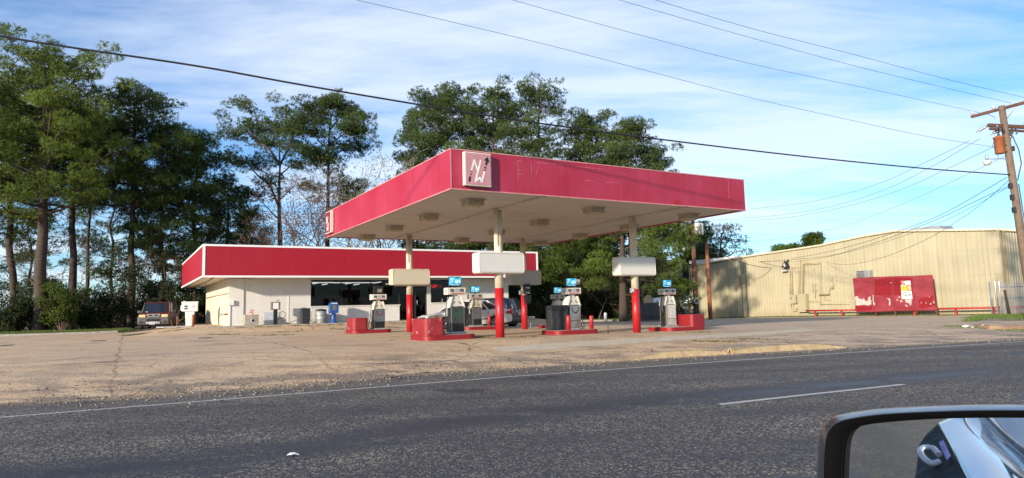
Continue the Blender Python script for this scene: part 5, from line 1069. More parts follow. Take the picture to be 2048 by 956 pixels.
# dumpster
dp=at(1305,634,47); t=thing('dumpster','black metal dumpster filled with boxes and bags behind the right pillar','dumpster',(dp.x,dp.y,zg(dp.x,dp.y)),R(-4))
DUM=mat('dumpster_paint',(.022,.024,.028),.5,dirt=(.06,.05,.045)); mb=MB(); mb.prism([(-1.0,.08),(1.0,.08),(1.0,1.25),(-1.0,1.3)],-.9,.9); mb.build('bin',DUM,t,bevel=.02)
MB().box((-.1,-.93,.72),(1.2,.1,.5)).build('front_rib',DUM,t,bevel=.03); MB().box((-.1,-.95,.45),(1.5,.12,.12)).build('fork_pocket',DUM,t); MB().box((.78,-.92,1.16),(.36,.01,.1)).build('sticker',WHITE,t); 
MB().box((.9,.0,1.5),(1.5,1.8,.06),M=Matrix.Rotation(-.22,3,'Y')).build('lid',BLACK,t)
o=MB().box((0,0,.2),(.62,.5,.42)); o.prism([(-.28,.42),(.28,.42),(.1,.6),(-.05,.62)],-.2,.2); o=o.build('carton',CARD,loc=(dp.x-.35,dp.y-.4,zg(dp.x,dp.y)+1.22)); tag(o,'open brown carton on top of the black dumpster','box')
o=MB().lathe([(.2,0),(.55,.05),(.6,.25),(.4,.42),(.1,.46)],n=11).build('rubbish_bag',mat('bag_white',(.62,.64,.70),.5,bmp=.5),loc=(dp.x+.45,dp.y-.4,zg(dp.x,dp.y)+1.2)); tag(o,'white rubbish bag on top of the black dumpster','bag')
p=at(1211,632,50.5); o=MB().lathe([(.12,0),(.12,.62),(.08,.68)],n=12).build('bollard',mat('pale_blue_white',(.42,.47,.55),.5),loc=G(p.x,50.5)); tag(o,'short pale blue grey bollard in front of the dark wood','bollard')
# ================================================================== UTILITY POLES AND WIRES
a=at(2003,212,27.0); b=at(2046,495,27.0); dr=(a-b)/(a.z-b.z); base=b+dr*(-.3-b.z)
up=thing('utility_pole','tall leaning wooden utility pole with crossarms at the right edge','utility pole',(base.x,base.y,base.z))
def P_(z): return dr*z*1.0+Vector((0,0,0))
H=a.z-base.z
MB().tube([P_(0),P_(H*.5),P_(H)],[.165,.145,.12],14).build('pole',WOOD,up)
def arm(L0,L1,z,dirv,w,name='crossarm',mt=WOODD):
    c=P_(z)+Vector((0,0,0)); A=c+dirv*L0; B=c+dirv*L1; mid=(A+B)/2; d=(B-A).normalized()
    M=Matrix((d,Vector((0,0,1)).cross(d).normalized(),d.cross(Vector((0,0,1)).cross(d).normalized()))).transposed()
    return MB().box(mid,((B-A).length,w,w*1.15),M=M).build(name,mt,up,bevel=.008),A,B
RDn=RD; cross=Vector((RN.x,RN.y,0))
zu=at(2010,218,27).z-base.z; zl=at(2018,252,27).z-base.z
_,A1,B1=arm(1.25,-1.25,zu+.02,cross,.10); 
_,A2,B2=arm(-.85,1.1,zl,(RD+cross*-.15).normalized(),.12); arm(-.85,1.1,zl-.16,(RD+cross*-.10).normalized(),.08)
mb=MB(); 
for s in (.5,-.5): mb.tube([P_(zu)+cross*(1.25*s),P_(zu-.55)],.015,5)
mb.tube([P_(zl)+RD*.5,P_(zl-.6)],.015,5); mb.tube([P_(zl)-RD*.5,P_(zl-.6)],.015,5); mb.build('arm_brace',GALV,up)
PORC=mat('porcelain',(.5,.52,.55),.25)
for q in (A1-cross*.07,A1+(B1-A1)*.37,B1,B2): MB().lathe([(.03,.05),(.03,.1),(.07,.12),(.085,.15),(.05,.17),(.05,.2),(.03,.23)],q,n=12).build('insulator',PORC,up)
def strain(p,d,n=3,nm='strain_insulator'):
    mb=MB(); d=Vector(d).normalized(); 
    M=d.to_track_quat('Z','Y').to_matrix(); mb.lathe([(.02,0),(.02,.1),(.06,.11),(.07,.16),(.03,.18),(.06,.2),(.07,.26),(.03,.28),(.06,.3),(.065,.36),(.02,.38),(.02,.5)],p,n=10,M=M); return mb.build(nm,GALV,up)
strain(A2-RD*.02,(-.8,.3,-.5)); strain(P_(zl)-RD*.2+Vector((0,0,-.1)),(-.8,.2,-.5)); strain(P_(zl)+RD*.35+Vector((0,0,-.1)),(.1,.2,-.7))
for x in (-.55,-.3,.3,.55): MB().tube([P_(zl)+RD*x+Vector((0,-.1,-.08)),P_(zl)+RD*(x+.1)+Vector((0,-.14,-.22)),P_(zl)+RD*(x+.02)+Vector((0,-.1,-.33))],.028,6).build('cutout',DARKM,up)
# transformer can, rusty
c=at(1999,291,26.7)-base; tr=MB().lathe([(.17,-.34),(.18,-.32),(.18,.28),(.205,.3),(.2,.35),(.1,.4),(.03,.42)],c,n=20).build('transformer',RUST,up); mb=MB().lathe([(.03,.4),(.055,.43),(.03,.47),(.05,.5),(.02,.55)],c,n=10); mb.build('bushing',BLACK,tr)
mb=MB(); mb.box(c+Vector((.2,.05,.12)),(.2,.05,.05)); mb.box(c+Vector((.22,.05,-.15)),(.2,.05,.05)); mb.build('bracket',RUST,up)
MB().tube([c+Vector((-.15,0,.3)),c+Vector((-.28,0,.0)),c+Vector((-.12,0,-.3)),c+Vector((-.1,0,-.5))],.01,5).build('lead',WIRE,up)
# street lamp on the pole
l0=at(1974,320,26.6)-base; l1=at(2014,318,26.9)-base; lm=MB().tube([l1+Vector((.06,.1,-.25)),l1+Vector((.0,.05,-.02)),l1+Vector((-.15,0,.02)),l0+Vector((.1,0,.04))],.022,8).build('lamp_arm',GALV,up)
MB().lathe([(.05,.0),(.06,.12),(.05,.16),(.03,.2)],l0,n=12).build('lamp_ballast',GALV,lm); MB().lathe([(.09,-.02),(.14,-.06),(.15,-.10),(.11,-.2),(.03,-.22)],l0,n=16).build('lamp_shade',mat('lamp_glass',(.55,.56,.5),.3),lm)
mb=MB(); 
for z,s in ((at(2028,372,27).z-base.z,.16),(at(2032,395,27).z-base.z,.16),(at(2036,420,27).z-base.z,.1)): mb.box(P_(z)+Vector((-.17,-.05,0)),(.12,.12,.22))
mb.box(P_(at(2020,298,27).z-base.z)+Vector((.16,-.05,0)),(.1,.1,.2)); mb.build('pole_box',DARKM,up)
MB().tube([P_(zu-.9)+Vector((.1,-.1,0)),P_(zl-1.0)+Vector((.35,-.1,0)),P_(zl-1.6)+Vector((.38,-.1,0)),P_(zl-2.3)+Vector((.12,-.1,0))],.02,6).build('riser_cable',WIREG,up)
MB().tube([P_(2.2)+Vector((.16,-.1,0)),P_(6.3)+Vector((.14,-.1,0))],.02,6).build('riser_pipe',WIREG,up)
PW=base+dr*0
def vplane(px,py,P0,d):
    n=Vector((-d.y,d.x,0)).normalized(); return hit(px,py,P0,tuple(n))
def smooth_pts(P,k=8):
    out=[]; n=len(P)
    for i in range(n-1):
        p0=P[max(i-1,0)];p1=P[i];p2=P[i+1];p3=P[min(i+2,n-1)]
        for j in range(k):
            t=j/k; out.append(.5*((2*p1)+(p2-p0)*t+(2*p0-5*p1+4*p2-p3)*t*t+(3*p1-p0-3*p2+p3)*t**3))
    return out+[P[-1]]
def wire(pxs,P0,d,r,label,mt=WIRE,name='power_line',ext=None,cat='power line'):
    P=[vplane(px,py,P0,d) for px,py in pxs]
    if ext: P=[P[0]+(P[0]-P[1]).normalized()*ext+Vector((0,0,ext*.02))]+P
    return tag(MB().tube(smooth_pts(P),r,6).build(name,mt),label,cat)
pz=lambda z:base+dr*(z-base.z)
wire([(0,72),(150,96),(400,133),(640,176),(1000,235),(1300,276),(1600,312),(1850,337),(2029,350)],pz(6.4),RD,.024,'thick black cable crossing the whole picture above the canopy',ext=3)
wire([(705,-2),(900,43),(1100,91),(1300,143),(1500,195),(1700,240),(1850,272),(1987,294)],pz(7.6),RD,.006,'lowest thin wire sloping down from the top edge above the canopy',WIREG)
wire([(1018,-2),(1250,62),(1500,127),(1750,180),(1962,226)],base+cross*1.15,RD,.0065,'second thin wire from the left, ending on the near crossarm tip',WIREG)
wire([(1232,-2),(1500,75),(1750,142),(2022,206)],base-cross*.3,RD,.0065,'third thin wire from the left, meeting the upper crossarm',WIREG)
wire([(1305,-2),(1500,56),(1700,107),(1900,160),(2075,201)],base-cross*1.25,RD,.0065,'topmost thin wire in the right half of the sky',WIREG)
far_p=Vector((13.2,49.5,0)); dd=(far_p-base); dd.z=0; dd.normalize()
wire([(1500,418),(1620,404),(1750,370),(1850,325),(1940,281)],pz(8),dd,.008,'upper of the service wires falling left from the pole to the far transformers',WIREG,ext=None)
wire([(1480,434),(1520,434),(1640,418),(1760,383),(1860,335),(1960,277)],pz(7.8),dd,.008,'second service wire falling left from the pole to the far transformers',WIREG)
wire([(1400,437),(1480,440),(1560,437),(1680,416),(1800,380),(1900,335),(1990,292)],pz(7.2),dd,.008,'third thinner service wire dipping toward the far transformers',WIREG)
wire([(1420,488),(1500,483),(1600,472),(1700,448),(1800,410),(1900,365),(2010,312)],pz(6.9),dd,.007,'lowest faint service wire ending at the cut pole',WIREG)
wp=lambda s,off=.1: WO+WD*s+WN*off
for pts,tgt,r,lb in (([(2014,354),(1940,398),(1870,435),(1795,463),(1720,487),(1650,505),(1583,517)],wp(17.2),.012,'upper wire of the bundle dropping from the pole to the warehouse weatherhead'),([(2022,370),(1950,403),(1880,436),(1800,468),(1720,495),(1640,514),(1500,524),(1440,522)],wp(17.4),.012,'middle wire of the bundle passing before the warehouse wall'),([(2022,372),(1955,408),(1890,441),(1800,474),(1700,503),(1600,522),(1480,523)],wp(17.6),.009,'lower wire of the bundle passing before the warehouse wall'),([(2018,360),(1975,398),(1930,432),(1860,475),(1780,510),(1720,526),(1680,529),(1652,524)],wp(11.5),.010,'single sagging wire from the pole to the conduit on the warehouse wall')):
    d=tgt-base; d.z=0; wire(pts,pz(6),d.normalized(),r,lb,WIREG if r<.012 else WIRE)
# far transformer pole and cut pole
def pole_px(px0,py0,px1,py1,Y,r,name,label,mt):
    a=at(px0,py0,Y); b=at(px1,py1,Y); d=(a-b)/(a.z-b.z); z=zg(b.x,b.y)-.2; b2=b+d*(z-b.z); t=thing(name,label,'utility pole',b2); MB().tube([(0,0,0),a-b2],[r*1.1,r*.85],12).build('pole',mt,t); return t,b2,a
t,b2,a=pole_px(1385,432,1392,636,49.5,.17,'utility_pole','dark wooden pole carrying pale transformers behind the right end of the canopy',WOODD)
for dx,lb in ((-.62,1),(.42,1),(.75,1)):
    c=Vector((dx,-.1 if dx!=.75 else .25,at(1385,458,49.5).z-b2.z)); tk=MB().lathe([(.2,-.42),(.23,-.4),(.23,.3),(.25,.33),(.2,.42),(.05,.46)],c,n=18).build('transformer',mat('can_grey',(.55,.58,.58),.4),t); MB().lathe([(.03,.44),(.05,.5),(.02,.6)],c+Vector((.08,0,0)),n=8).build('bushing',DARKM,tk)
MB().box((.05,0,at(1385,470,49.5).z-b2.z),(1.7,.12,.08)).build('crossarm',DARKM,t); c=at(1392,601,49.3)-b2; MB().box(c,(.30,.22,.5)).build('meter_box',GALV,t,bevel=.01); MB().cyl(c+Vector((.03,-.11,.02)),c+Vector((.03,-.16,.02)),.09).build('meter',BLACK,t); MB().box(c+Vector((0,0,-.65)),(.26,.2,.75)).build('lower_box',mat('dark_brown_box',(.03,.02,.015),.6),t)
c=at(1367,496,49.3)-b2; lm=MB().tube([c+Vector((0,0,.12)),c+Vector((.3,0,.14)),c+Vector((.7,0,.0))],.02,6).build('lamp_arm',GALV,t); MB().lathe([(.04,.2),(.07,.1),(.14,0),(.13,-.12),(.05,-.2)],c,n=12).build('lamp_shade',mat('lamp_glass',(.55,.56,.5),.3),lm)
pole_px(1413,485,1421,636,50.5,.15,'utility_pole','shorter bare reddish cut-off pole standing beside the transformer pole',mat('pole_red_brown',(.26,.10,.05),.85,dirt=(.12,.05,.03),bmp=.4))
d=(wp(17)-b2); d.z=0; wire([(1393,470),(1430,500),(1480,524),(1530,535),(1560,535),(1575,531)],b2,d.normalized(),.022,'thick black service cable from the transformer pole to the warehouse weatherhead')
c=at(1379,640,46); o=MB().tube([(0,0,0),(0,0,1.5)],.045,6).build('rusty_rod',RUST,loc=G(c.x,46)); tag(o,'thin rusty rod standing behind the right guard box','rod')
# ================================================================== VEGETATION
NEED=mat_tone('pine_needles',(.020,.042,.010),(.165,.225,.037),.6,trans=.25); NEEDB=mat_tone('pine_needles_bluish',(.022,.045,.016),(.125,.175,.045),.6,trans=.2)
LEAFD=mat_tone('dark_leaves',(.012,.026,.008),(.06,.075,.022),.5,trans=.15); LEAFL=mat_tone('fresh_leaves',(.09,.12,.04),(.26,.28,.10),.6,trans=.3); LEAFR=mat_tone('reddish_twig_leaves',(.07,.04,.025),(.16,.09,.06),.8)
def tubes_np(segs,n=5):
    # segs: list of (p0,p1,r0,r1)
    A=np.array([s[0] for s in segs],float); B=np.array([s[1] for s in segs],float); r0=np.array([s[2] for s in segs]); r1=np.array([s[3] for s in segs])
    d=B-A; d/=np.linalg.norm(d,axis=1)[:,None]+1e-9; h=np.where(np.abs(d[:,2:3])<.9,np.array([[0,0,1.]]),np.array([[1.,0,0]])); a=np.cross(d,h); a/=np.linalg.norm(a,axis=1)[:,None]; b=np.cross(d,a)
    V=[]
    for k in range(n):
        t=2*PI*k/n; o=a*math.cos(t)+b*math.sin(t); V.append(A+o*r0[:,None])
    for k in range(n):
        t=2*PI*k/n; o=a*math.cos(t)+b*math.sin(t); V.append(B+o*r1[:,None])
    V=np.stack(V,1).reshape(-1,3); N=len(segs); base_=np.arange(N)[:,None]*2*n
    T=[]
    for k in range(n): T.append(np.concatenate([base_+k,base_+(k+1)%n,base_+n+(k+1)%n,base_+n+k],1))
    return V,np.concatenate(T)
def tufts(C,O,tone,K,ln,w,up=.45,jit=.5):
    # C centres (N,3), O outward directions (N,3)
    N=len(C); d=rng.normal(0,1,(N,K,3))*.8+O[:,None,:]*.8+np.array([0,0,up]); d/=np.linalg.norm(d,axis=2)[...,None]
    s=np.cross(d,rng.normal(0,1,(N,K,3))); s/=np.linalg.norm(s,axis=2)[...,None]; s*=w*.5
    L=ln*rng.uniform(.7,1.2,(N,K,1)); c=C[:,None,:]; V=np.stack([c+d*L*.15-s,c+d*L*.15+s,c+d*L],2).reshape(-1,3); T=np.arange(N*K*3).reshape(-1,3)
    tn=np.repeat(np.clip(tone[:,None]+rng.normal(0,.10,(N,K)),0,1).reshape(-1),3); return V,T,tn
def pad_points(pads,dens):
    C=[];O=[];TN=[]
    for (p,r,fl,tn) in pads:
        n=max(4,int(dens*r*r)); v=rng.normal(0,1,(n,3)); v/=np.linalg.norm(v,axis=1)[:,None]; rad=rng.uniform(.35,1,(n,1))**.6
        q=v*rad*np.array([r,r,r*fl]); C.append(np.array(p)+q); O.append(v); TN.append(np.full(n,tn)+.16*v[:,2]*0+rng.normal(0,.07,n))
    return np.vstack(C),np.vstack(O),np.concatenate(TN)
def tree_thing(x,y,label,name='pine_tree',group='pine trees around the lot'): 
    z=zg(x,y)-.1; return thing(name,label,'tree',(x,y,z),0,group)
def pine(px,Y,ytop,ycb,Rpx,label,seed,tr=.25,limbs=34,dens=78,shape='round',lean=0,ptop=None,bare=6,needle=NEED,padr=.75,tone=.5,ybase=640,K=9,ln=.25,w=.038,fl=.5,side=None,spread=1):
    global rng; rng=np.random.default_rng(seed); random.seed(seed)
    b=at(px,ybase,Y); x,y=b.x,b.y; t=tree_thing(x,y,label); z0=t.location.z
    tp=at(ptop if ptop is not None else px+lean,ytop,Y); H=tp.z-z0; hcb=at(px,ycb,Y).z-z0; Rm=Rpx/F*Y; top=np.array([tp.x-x,0,H])
    segs=[]; P=[]; n=9; wob=rng.normal(0,.10,(n+1,2)); wob[0]=0
    for i in range(n+1):
        f=i/n; P.append(np.array([top[0]*f+wob[i,0],wob[i,1],H*.985*f]))
    for i in range(n): segs.append((P[i],P[i+1],tr*(1-.86*(i/n)**1.15)+.015,tr*(1-.86*((i+1)/n)**1.15)+.015))
    def trunk(h):
        f=min(.999,max(0,h/(H*.985)))*n; i=int(f); return P[i]+(P[i+1]-P[i])*(f-i)
    pads=[]; az=rng.uniform(0,6.28)
    for i in range(limbs):
        f=(i+rng.uniform(0,.9))/limbs; h=hcb+(H-hcb)*f; az+=2.4+rng.normal(0,.4)
        if shape=='round': pr=math.sqrt(max(.02,1-(abs(f-.38)/.66)**2.2))
        elif shape=='cone': pr=(1-f)**.75*.95+.12
        elif shape=='umbrella': pr=.35+.75*math.sin(PI*min(1,f*.78+.18))
        else: pr=.8*(1-f**3)+.15
        L=Rm*pr*rng.uniform(.62,1.05)
        dx,dy=math.cos(az),math.sin(az)
        if side and rng.random()<.5: dx=abs(dx)*side; 
        st=trunk(h); up=rng.uniform(.05,.35)+.5*f; r0=max(.02,.075*tr/.25*(1-.6*f))
        q=[st]; m_=5
        for k in range(1,m_+1):
            g=k/m_; q.append(st+np.array([dx*L*g,dy*L*g,L*up*g-L*.10*math.sin(PI*g)])+rng.normal(0,.07*L/3+.03,3)*g)
        for k in range(m_): segs.append((q[k],q[k+1],r0*(1-.8*k/m_),r0*(1-.8*(k+1)/m_)))
        tn=tone+rng.normal(0,.16)
        npd=int(2+L*1.35*spread)
        for k in range(npd):
            g=rng.uniform(.35,1) if k else 1; c=st+(q[-1]-st)*g; off=rng.normal(0,1,3)*np.array([1,1,.45])*(.28*L*(1-.3*g)); c=c+off; c[2]+=.15
            gi=min(m_,int(g*m_)); segs.append((q[gi],c,.018,.008))
            pads.append((c,padr*rng.uniform(.6,1.15),fl,tn+rng.normal(0,.10)))
    for k in range(5): pads.append((np.array([top[0],0,H-.1-.3*k])+rng.normal(0,.35,3)*np.array([1,1,.2]),padr*.7,fl,tone))
    for i in range(bare):
        h=hcb*rng.uniform(.45,1.0); az+=2.4; L=Rm*rng.uniform(.25,.65); st=trunk(h); a=st; d=np.array([math.cos(az),math.sin(az),rng.uniform(-.1,.35)])
        for k in range(4):
            e=a+d*L/4+rng.normal(0,.08*L,3)*.5; segs.append((a,e,.03*(1-k/5),.03*(1-(k+1)/5))); 
            if k: segs.append((a,a+rng.normal(0,.35,3)*np.array([1,1,.6]),.012,.004))
            a=e
    mz=max(p[0][2]+p[1]*p[2] for p in pads); k_=(H-hcb)/(mz-hcb)
    def fz(q):
        q=np.array(q,float).copy()
        if q[2]>hcb: q[2]=hcb+(q[2]-hcb)*k_
        return q
    segs=[(fz(a),fz(b_),r0,r1) for a,b_,r0,r1 in segs]; pads=[(fz(p[0]),)+tuple(p[1:]) for p in pads]
    V,T=tubes_np(segs,6); npmesh('trunk',V,T,BARK,t)
    C,O,tn=pad_points(pads,dens); V,T,tt=tufts(C,O,tn,K,ln,w); npmesh('crown',V,T,needle,t,tone=tt)
    return t
def limb_tree(px,Y,label,seed,limbs,tr,ytop,pads_r=.8,dens=90,needle=NEEDB,ybase=600,extra=4):
    # a tree whose main limbs are drawn one by one: each limb is a list of (px,py,dy) points starting on the trunk
    global rng; rng=np.random.default_rng(seed)
    b=at(px,ybase,Y); t=tree_thing(b.x,b.y,label); o=np.array(t.location); segs=[];pads=[]
    for pts,r,pd in limbs:
        q=[np.array(at(a,c,Y+dy))-o for a,c,dy in pts]
        if pts[0][1]>=ybase-2: q[0][2]=0
        for k in range(len(q)-1): segs.append((q[k],q[k+1],r*(1-.75*k/(len(q)-1)),r*(1-.75*(k+1)/(len(q)-1))))
        for k in range(int(pd)):
            g=rng.uniform(.35,1); f=g*(len(q)-1); i=min(len(q)-2,int(f)); c=q[i]+(q[i+1]-q[i])*(f-i); e=c+rng.normal(0,1,3)*np.array([.9,1.1,.55]); segs.append((c,e,.02,.008)); pads.append((e,pads_r*rng.uniform(.55,1.15),.5,.5+rng.normal(0,.15)))
        for k in range(extra if pd else 0): pads.append((q[-1]+rng.normal(0,.5,3)*np.array([1,1,.4]),pads_r*rng.uniform(.6,1),.5,.55+rng.normal(0,.12)))
    V,T=tubes_np(segs,6); npmesh('trunk',V,T,BARK,t); C,O,tn=pad_points(pads,dens); V,T,tt=tufts(C,O,tn,9,.25,.04); npmesh('crown',V,T,needle,t,tone=tt); return t
# left group
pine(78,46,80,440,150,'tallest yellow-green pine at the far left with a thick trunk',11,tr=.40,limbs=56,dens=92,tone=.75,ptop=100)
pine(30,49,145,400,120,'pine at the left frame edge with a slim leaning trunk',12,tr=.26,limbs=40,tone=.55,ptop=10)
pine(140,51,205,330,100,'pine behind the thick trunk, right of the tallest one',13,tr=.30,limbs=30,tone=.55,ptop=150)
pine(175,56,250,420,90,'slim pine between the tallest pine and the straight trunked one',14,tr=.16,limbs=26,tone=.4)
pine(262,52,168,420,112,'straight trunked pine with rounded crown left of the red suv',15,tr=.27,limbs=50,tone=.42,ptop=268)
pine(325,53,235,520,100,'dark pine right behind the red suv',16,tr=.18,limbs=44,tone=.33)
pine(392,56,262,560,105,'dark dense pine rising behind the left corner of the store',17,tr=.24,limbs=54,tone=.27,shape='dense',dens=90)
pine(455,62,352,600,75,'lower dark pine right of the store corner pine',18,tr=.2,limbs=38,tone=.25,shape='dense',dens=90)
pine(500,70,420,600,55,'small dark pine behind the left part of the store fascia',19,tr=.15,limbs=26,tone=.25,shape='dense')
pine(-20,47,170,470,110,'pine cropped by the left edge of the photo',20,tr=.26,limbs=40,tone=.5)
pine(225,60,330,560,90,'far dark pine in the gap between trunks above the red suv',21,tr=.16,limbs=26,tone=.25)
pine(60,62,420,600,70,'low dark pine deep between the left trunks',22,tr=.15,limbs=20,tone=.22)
# the crooked pine and its neighbour behind the store
limb_tree(556,62,'crooked open pine with bare forked limbs behind the store',31,[
 ([(562,600,0),(560,480,0),(558,400,0),(560,330,0)],.30,0),([(560,420,0),(540,370,.5),(515,350,1),(492,325,1),(474,322,1)],.12,2),([(560,330,0),(540,300,.5),(508,275,1),(495,250,1),(505,232,1),(486,205,1)],.13,14),
 ([(560,330,0),(575,300,-.5),(590,262,-1),(595,235,-1)],.12,18),([(560,335,0),(558,290,1),(545,245,2),(560,225,2)],.10,16),([(520,290,1),(500,270,2),(470,265,2)],.06,10),([(558,380,0),(530,345,-2),(505,330,-2)],.06,9),
 ([(559,400,0),(590,370,2),(620,372,3)],.07,7),([(560,350,0),(590,325,3),(612,320,3)],.07,10),([(558,440,0),(520,400,2),(495,385,2)],.06,6),([(590,262,-1),(605,225,-1),(612,215,-1)],.05,9),([(560,330,0),(530,300,3),(560,260,3)],.07,12)],.30,205,pads_r=.95,dens=85)
limb_tree(656,64,'umbrella topped pine behind the store, right of the crooked one',32,[
 ([(656,600,0),(655,480,0),(656,400,0),(657,300,0),(660,240,0)],.26,0),([(658,300,0),(640,285,1),(625,265,1)],.07,8),([(658,250,0),(645,225,0),(640,205,0)],.07,12),([(658,290,0),(685,270,-1),(705,262,-1),(722,255,-1)],.08,16),
 ([(660,260,0),(680,235,1),(695,225,1)],.08,15),([(657,320,0),(685,300,2),(715,293,2)],.07,13),([(657,320,0),(630,310,-2),(622,305,-2)],.07,9),([(660,245,0),(668,215,2),(672,200,2)],.07,12),([(656,350,0),(640,335,2),(650,320,2)],.05,7),
 ([(656,370,0),(690,350,2),(700,380,2)],.05,6),([(656,420,0),(690,400,1),(705,395,1)],.05,5)],.26,200,pads_r=1.0,dens=95)
# group above the canopy
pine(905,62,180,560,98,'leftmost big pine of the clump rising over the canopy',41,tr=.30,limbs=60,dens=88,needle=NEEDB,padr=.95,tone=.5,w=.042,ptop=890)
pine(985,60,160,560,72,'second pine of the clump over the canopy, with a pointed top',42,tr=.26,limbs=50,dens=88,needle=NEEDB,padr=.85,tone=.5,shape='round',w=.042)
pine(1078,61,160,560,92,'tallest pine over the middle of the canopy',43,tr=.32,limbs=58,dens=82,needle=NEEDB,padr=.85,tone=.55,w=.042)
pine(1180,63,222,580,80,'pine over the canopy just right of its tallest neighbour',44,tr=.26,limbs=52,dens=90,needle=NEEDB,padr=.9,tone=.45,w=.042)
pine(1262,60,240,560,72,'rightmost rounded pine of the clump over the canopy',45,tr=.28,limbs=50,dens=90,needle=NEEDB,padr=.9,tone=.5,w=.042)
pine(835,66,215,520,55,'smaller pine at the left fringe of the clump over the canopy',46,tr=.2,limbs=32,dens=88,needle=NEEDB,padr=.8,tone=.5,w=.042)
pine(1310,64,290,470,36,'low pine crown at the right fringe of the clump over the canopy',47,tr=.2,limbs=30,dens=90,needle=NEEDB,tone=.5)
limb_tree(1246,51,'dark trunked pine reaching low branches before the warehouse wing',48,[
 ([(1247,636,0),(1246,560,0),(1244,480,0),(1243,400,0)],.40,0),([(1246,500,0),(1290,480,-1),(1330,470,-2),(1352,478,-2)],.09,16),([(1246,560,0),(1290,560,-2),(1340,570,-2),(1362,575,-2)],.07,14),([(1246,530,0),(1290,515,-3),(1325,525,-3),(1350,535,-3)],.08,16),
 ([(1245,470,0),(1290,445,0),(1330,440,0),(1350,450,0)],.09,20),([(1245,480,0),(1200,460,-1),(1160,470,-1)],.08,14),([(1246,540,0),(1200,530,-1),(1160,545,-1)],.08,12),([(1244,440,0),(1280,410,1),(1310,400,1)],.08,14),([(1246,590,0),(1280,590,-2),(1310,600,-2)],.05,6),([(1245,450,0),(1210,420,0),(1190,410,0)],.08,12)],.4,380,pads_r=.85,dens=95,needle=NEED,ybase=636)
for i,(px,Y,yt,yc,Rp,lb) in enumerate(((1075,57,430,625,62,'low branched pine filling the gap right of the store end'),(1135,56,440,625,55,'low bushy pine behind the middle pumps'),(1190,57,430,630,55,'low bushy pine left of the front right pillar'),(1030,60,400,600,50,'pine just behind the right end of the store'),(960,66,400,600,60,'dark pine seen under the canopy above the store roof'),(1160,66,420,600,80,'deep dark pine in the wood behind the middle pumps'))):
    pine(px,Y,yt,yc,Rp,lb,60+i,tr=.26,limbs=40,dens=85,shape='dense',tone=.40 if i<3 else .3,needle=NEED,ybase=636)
# right far trees
pine(1388,82,445,590,42,'dark pine behind the transformer pole',71,tr=.25,limbs=34,dens=40,padr=1.0,needle=NEEDB,w=.07,ln=.35)
limb_tree(1440,85,'open silvery pine above the left part of the warehouse roof',72,[([(1440,560,0),(1441,500,0),(1443,465,0)],.2,0),([(1443,470,0),(1450,458,0),(1446,455,0)],.08,9),([(1442,500,0),(1460,480,0),(1482,478,0)],.08,12),([(1442,505,0),(1425,490,1),(1420,480,1)],.06,6),([(1441,520,0),(1470,505,0),(1485,500,0)],.07,8),([(1441,510,0),(1420,505,2),(1410,510,2)],.06,7),([(1442,480,0),(1430,465,0)],.05,6)],.2,450,pads_r=1.0,dens=28,ybase=560,extra=2)
pine(1388+2,92,500,590,55,'low far pine left of the silvery one',73,tr=.2,limbs=26,dens=30,padr=1.1,needle=NEEDB,w=.07,ln=.35)
pine(1627,95,466,500,16,'small dark tree top above the warehouse roof',74,tr=.15,limbs=18,dens=40,padr=.9,tone=.3,w=.07,ln=.35,ybase=560)
pine(1570,100,490,510,20,'tiny round tree top left of the small dark one',75,tr=.15,limbs=14,dens=40,padr=.9,tone=.45,w=.07,ln=.35,ybase=560)
pine(1600,102,492,510,14,'tiny low tree top between two others above the warehouse roof',76,tr=.15,limbs=10,dens=40,padr=.9,tone=.35,w=.07,ln=.35,ybase=560)
# bare and leafy deciduous trees
def bare_tree(px,Y,ytop,label,seed,r=.13,mt=TWIG,leaf=None,nleaf=0,spread=.55,ybase=600,levels=6,name='bare_tree',cat='tree'):
    global rng; rng=np.random.default_rng(seed); b=at(px,ybase,Y); z0=zg(b.x,b.y)-.1; t=thing(name,label,cat,(b.x,b.y,z0)); H=at(px,ytop,Y).z-z0; segs=[];tips=[]
    def grow(p,d,L,r,l):
        n=3
        for k in range(n):
            d2=d+rng.normal(0,.13,3); d2/=np.linalg.norm(d2); e=p+d2*L/n; segs.append((p,e,r*(1-.25*k/n),r*(1-.25*(k+1)/n))); p=e; d=d2
            if l<levels and k>=1 and l>0 and rng.random()<.6:
                dd=d+rng.normal(0,spread*1.1,3); dd[2]+=.15; dd/=np.linalg.norm(dd); grow(p,dd,L*.6,r*.45,l+2)
        if l>=levels or r<.004: tips.append(p); return
        for k in range(2 if rng.random()<.75 else 3):
            dd=d+rng.normal(0,spread,3); dd[2]+=.18; dd/=np.linalg.norm(dd); grow(p,dd,L*rng.uniform(.62,.86),r*.66,l+1)
    grow(np.zeros(3),np.array([0,0,1.]),H*.28,r,0)
    A=np.array([s[1] for s in segs]); sc=H/max(A[:,2].max(),.1); segs=[(s[0]*sc,s[1]*sc,s[2],s[3]) for s in segs]
    V,T=tubes_np(segs,4); npmesh('trunk',V,T,mt,t)
    if leaf:
        tp=np.array(tips)*sc; idx=rng.integers(0,len(tp),nleaf); C=tp[idx]+rng.normal(0,.35,(nleaf,3)); O=rng.normal(0,1,(nleaf,3)); V,T,tt=tufts(C,O,np.full(nleaf,.5)+rng.normal(0,.2,nleaf),3,.13,.08,up=0); npmesh('crown',V,T,leaf,t,tone=tt)
    return t
RTW=mat('reddish_twigs',(.15,.075,.055),.9); GTW=mat('grey_twigs',(.24,.21,.18),.9)
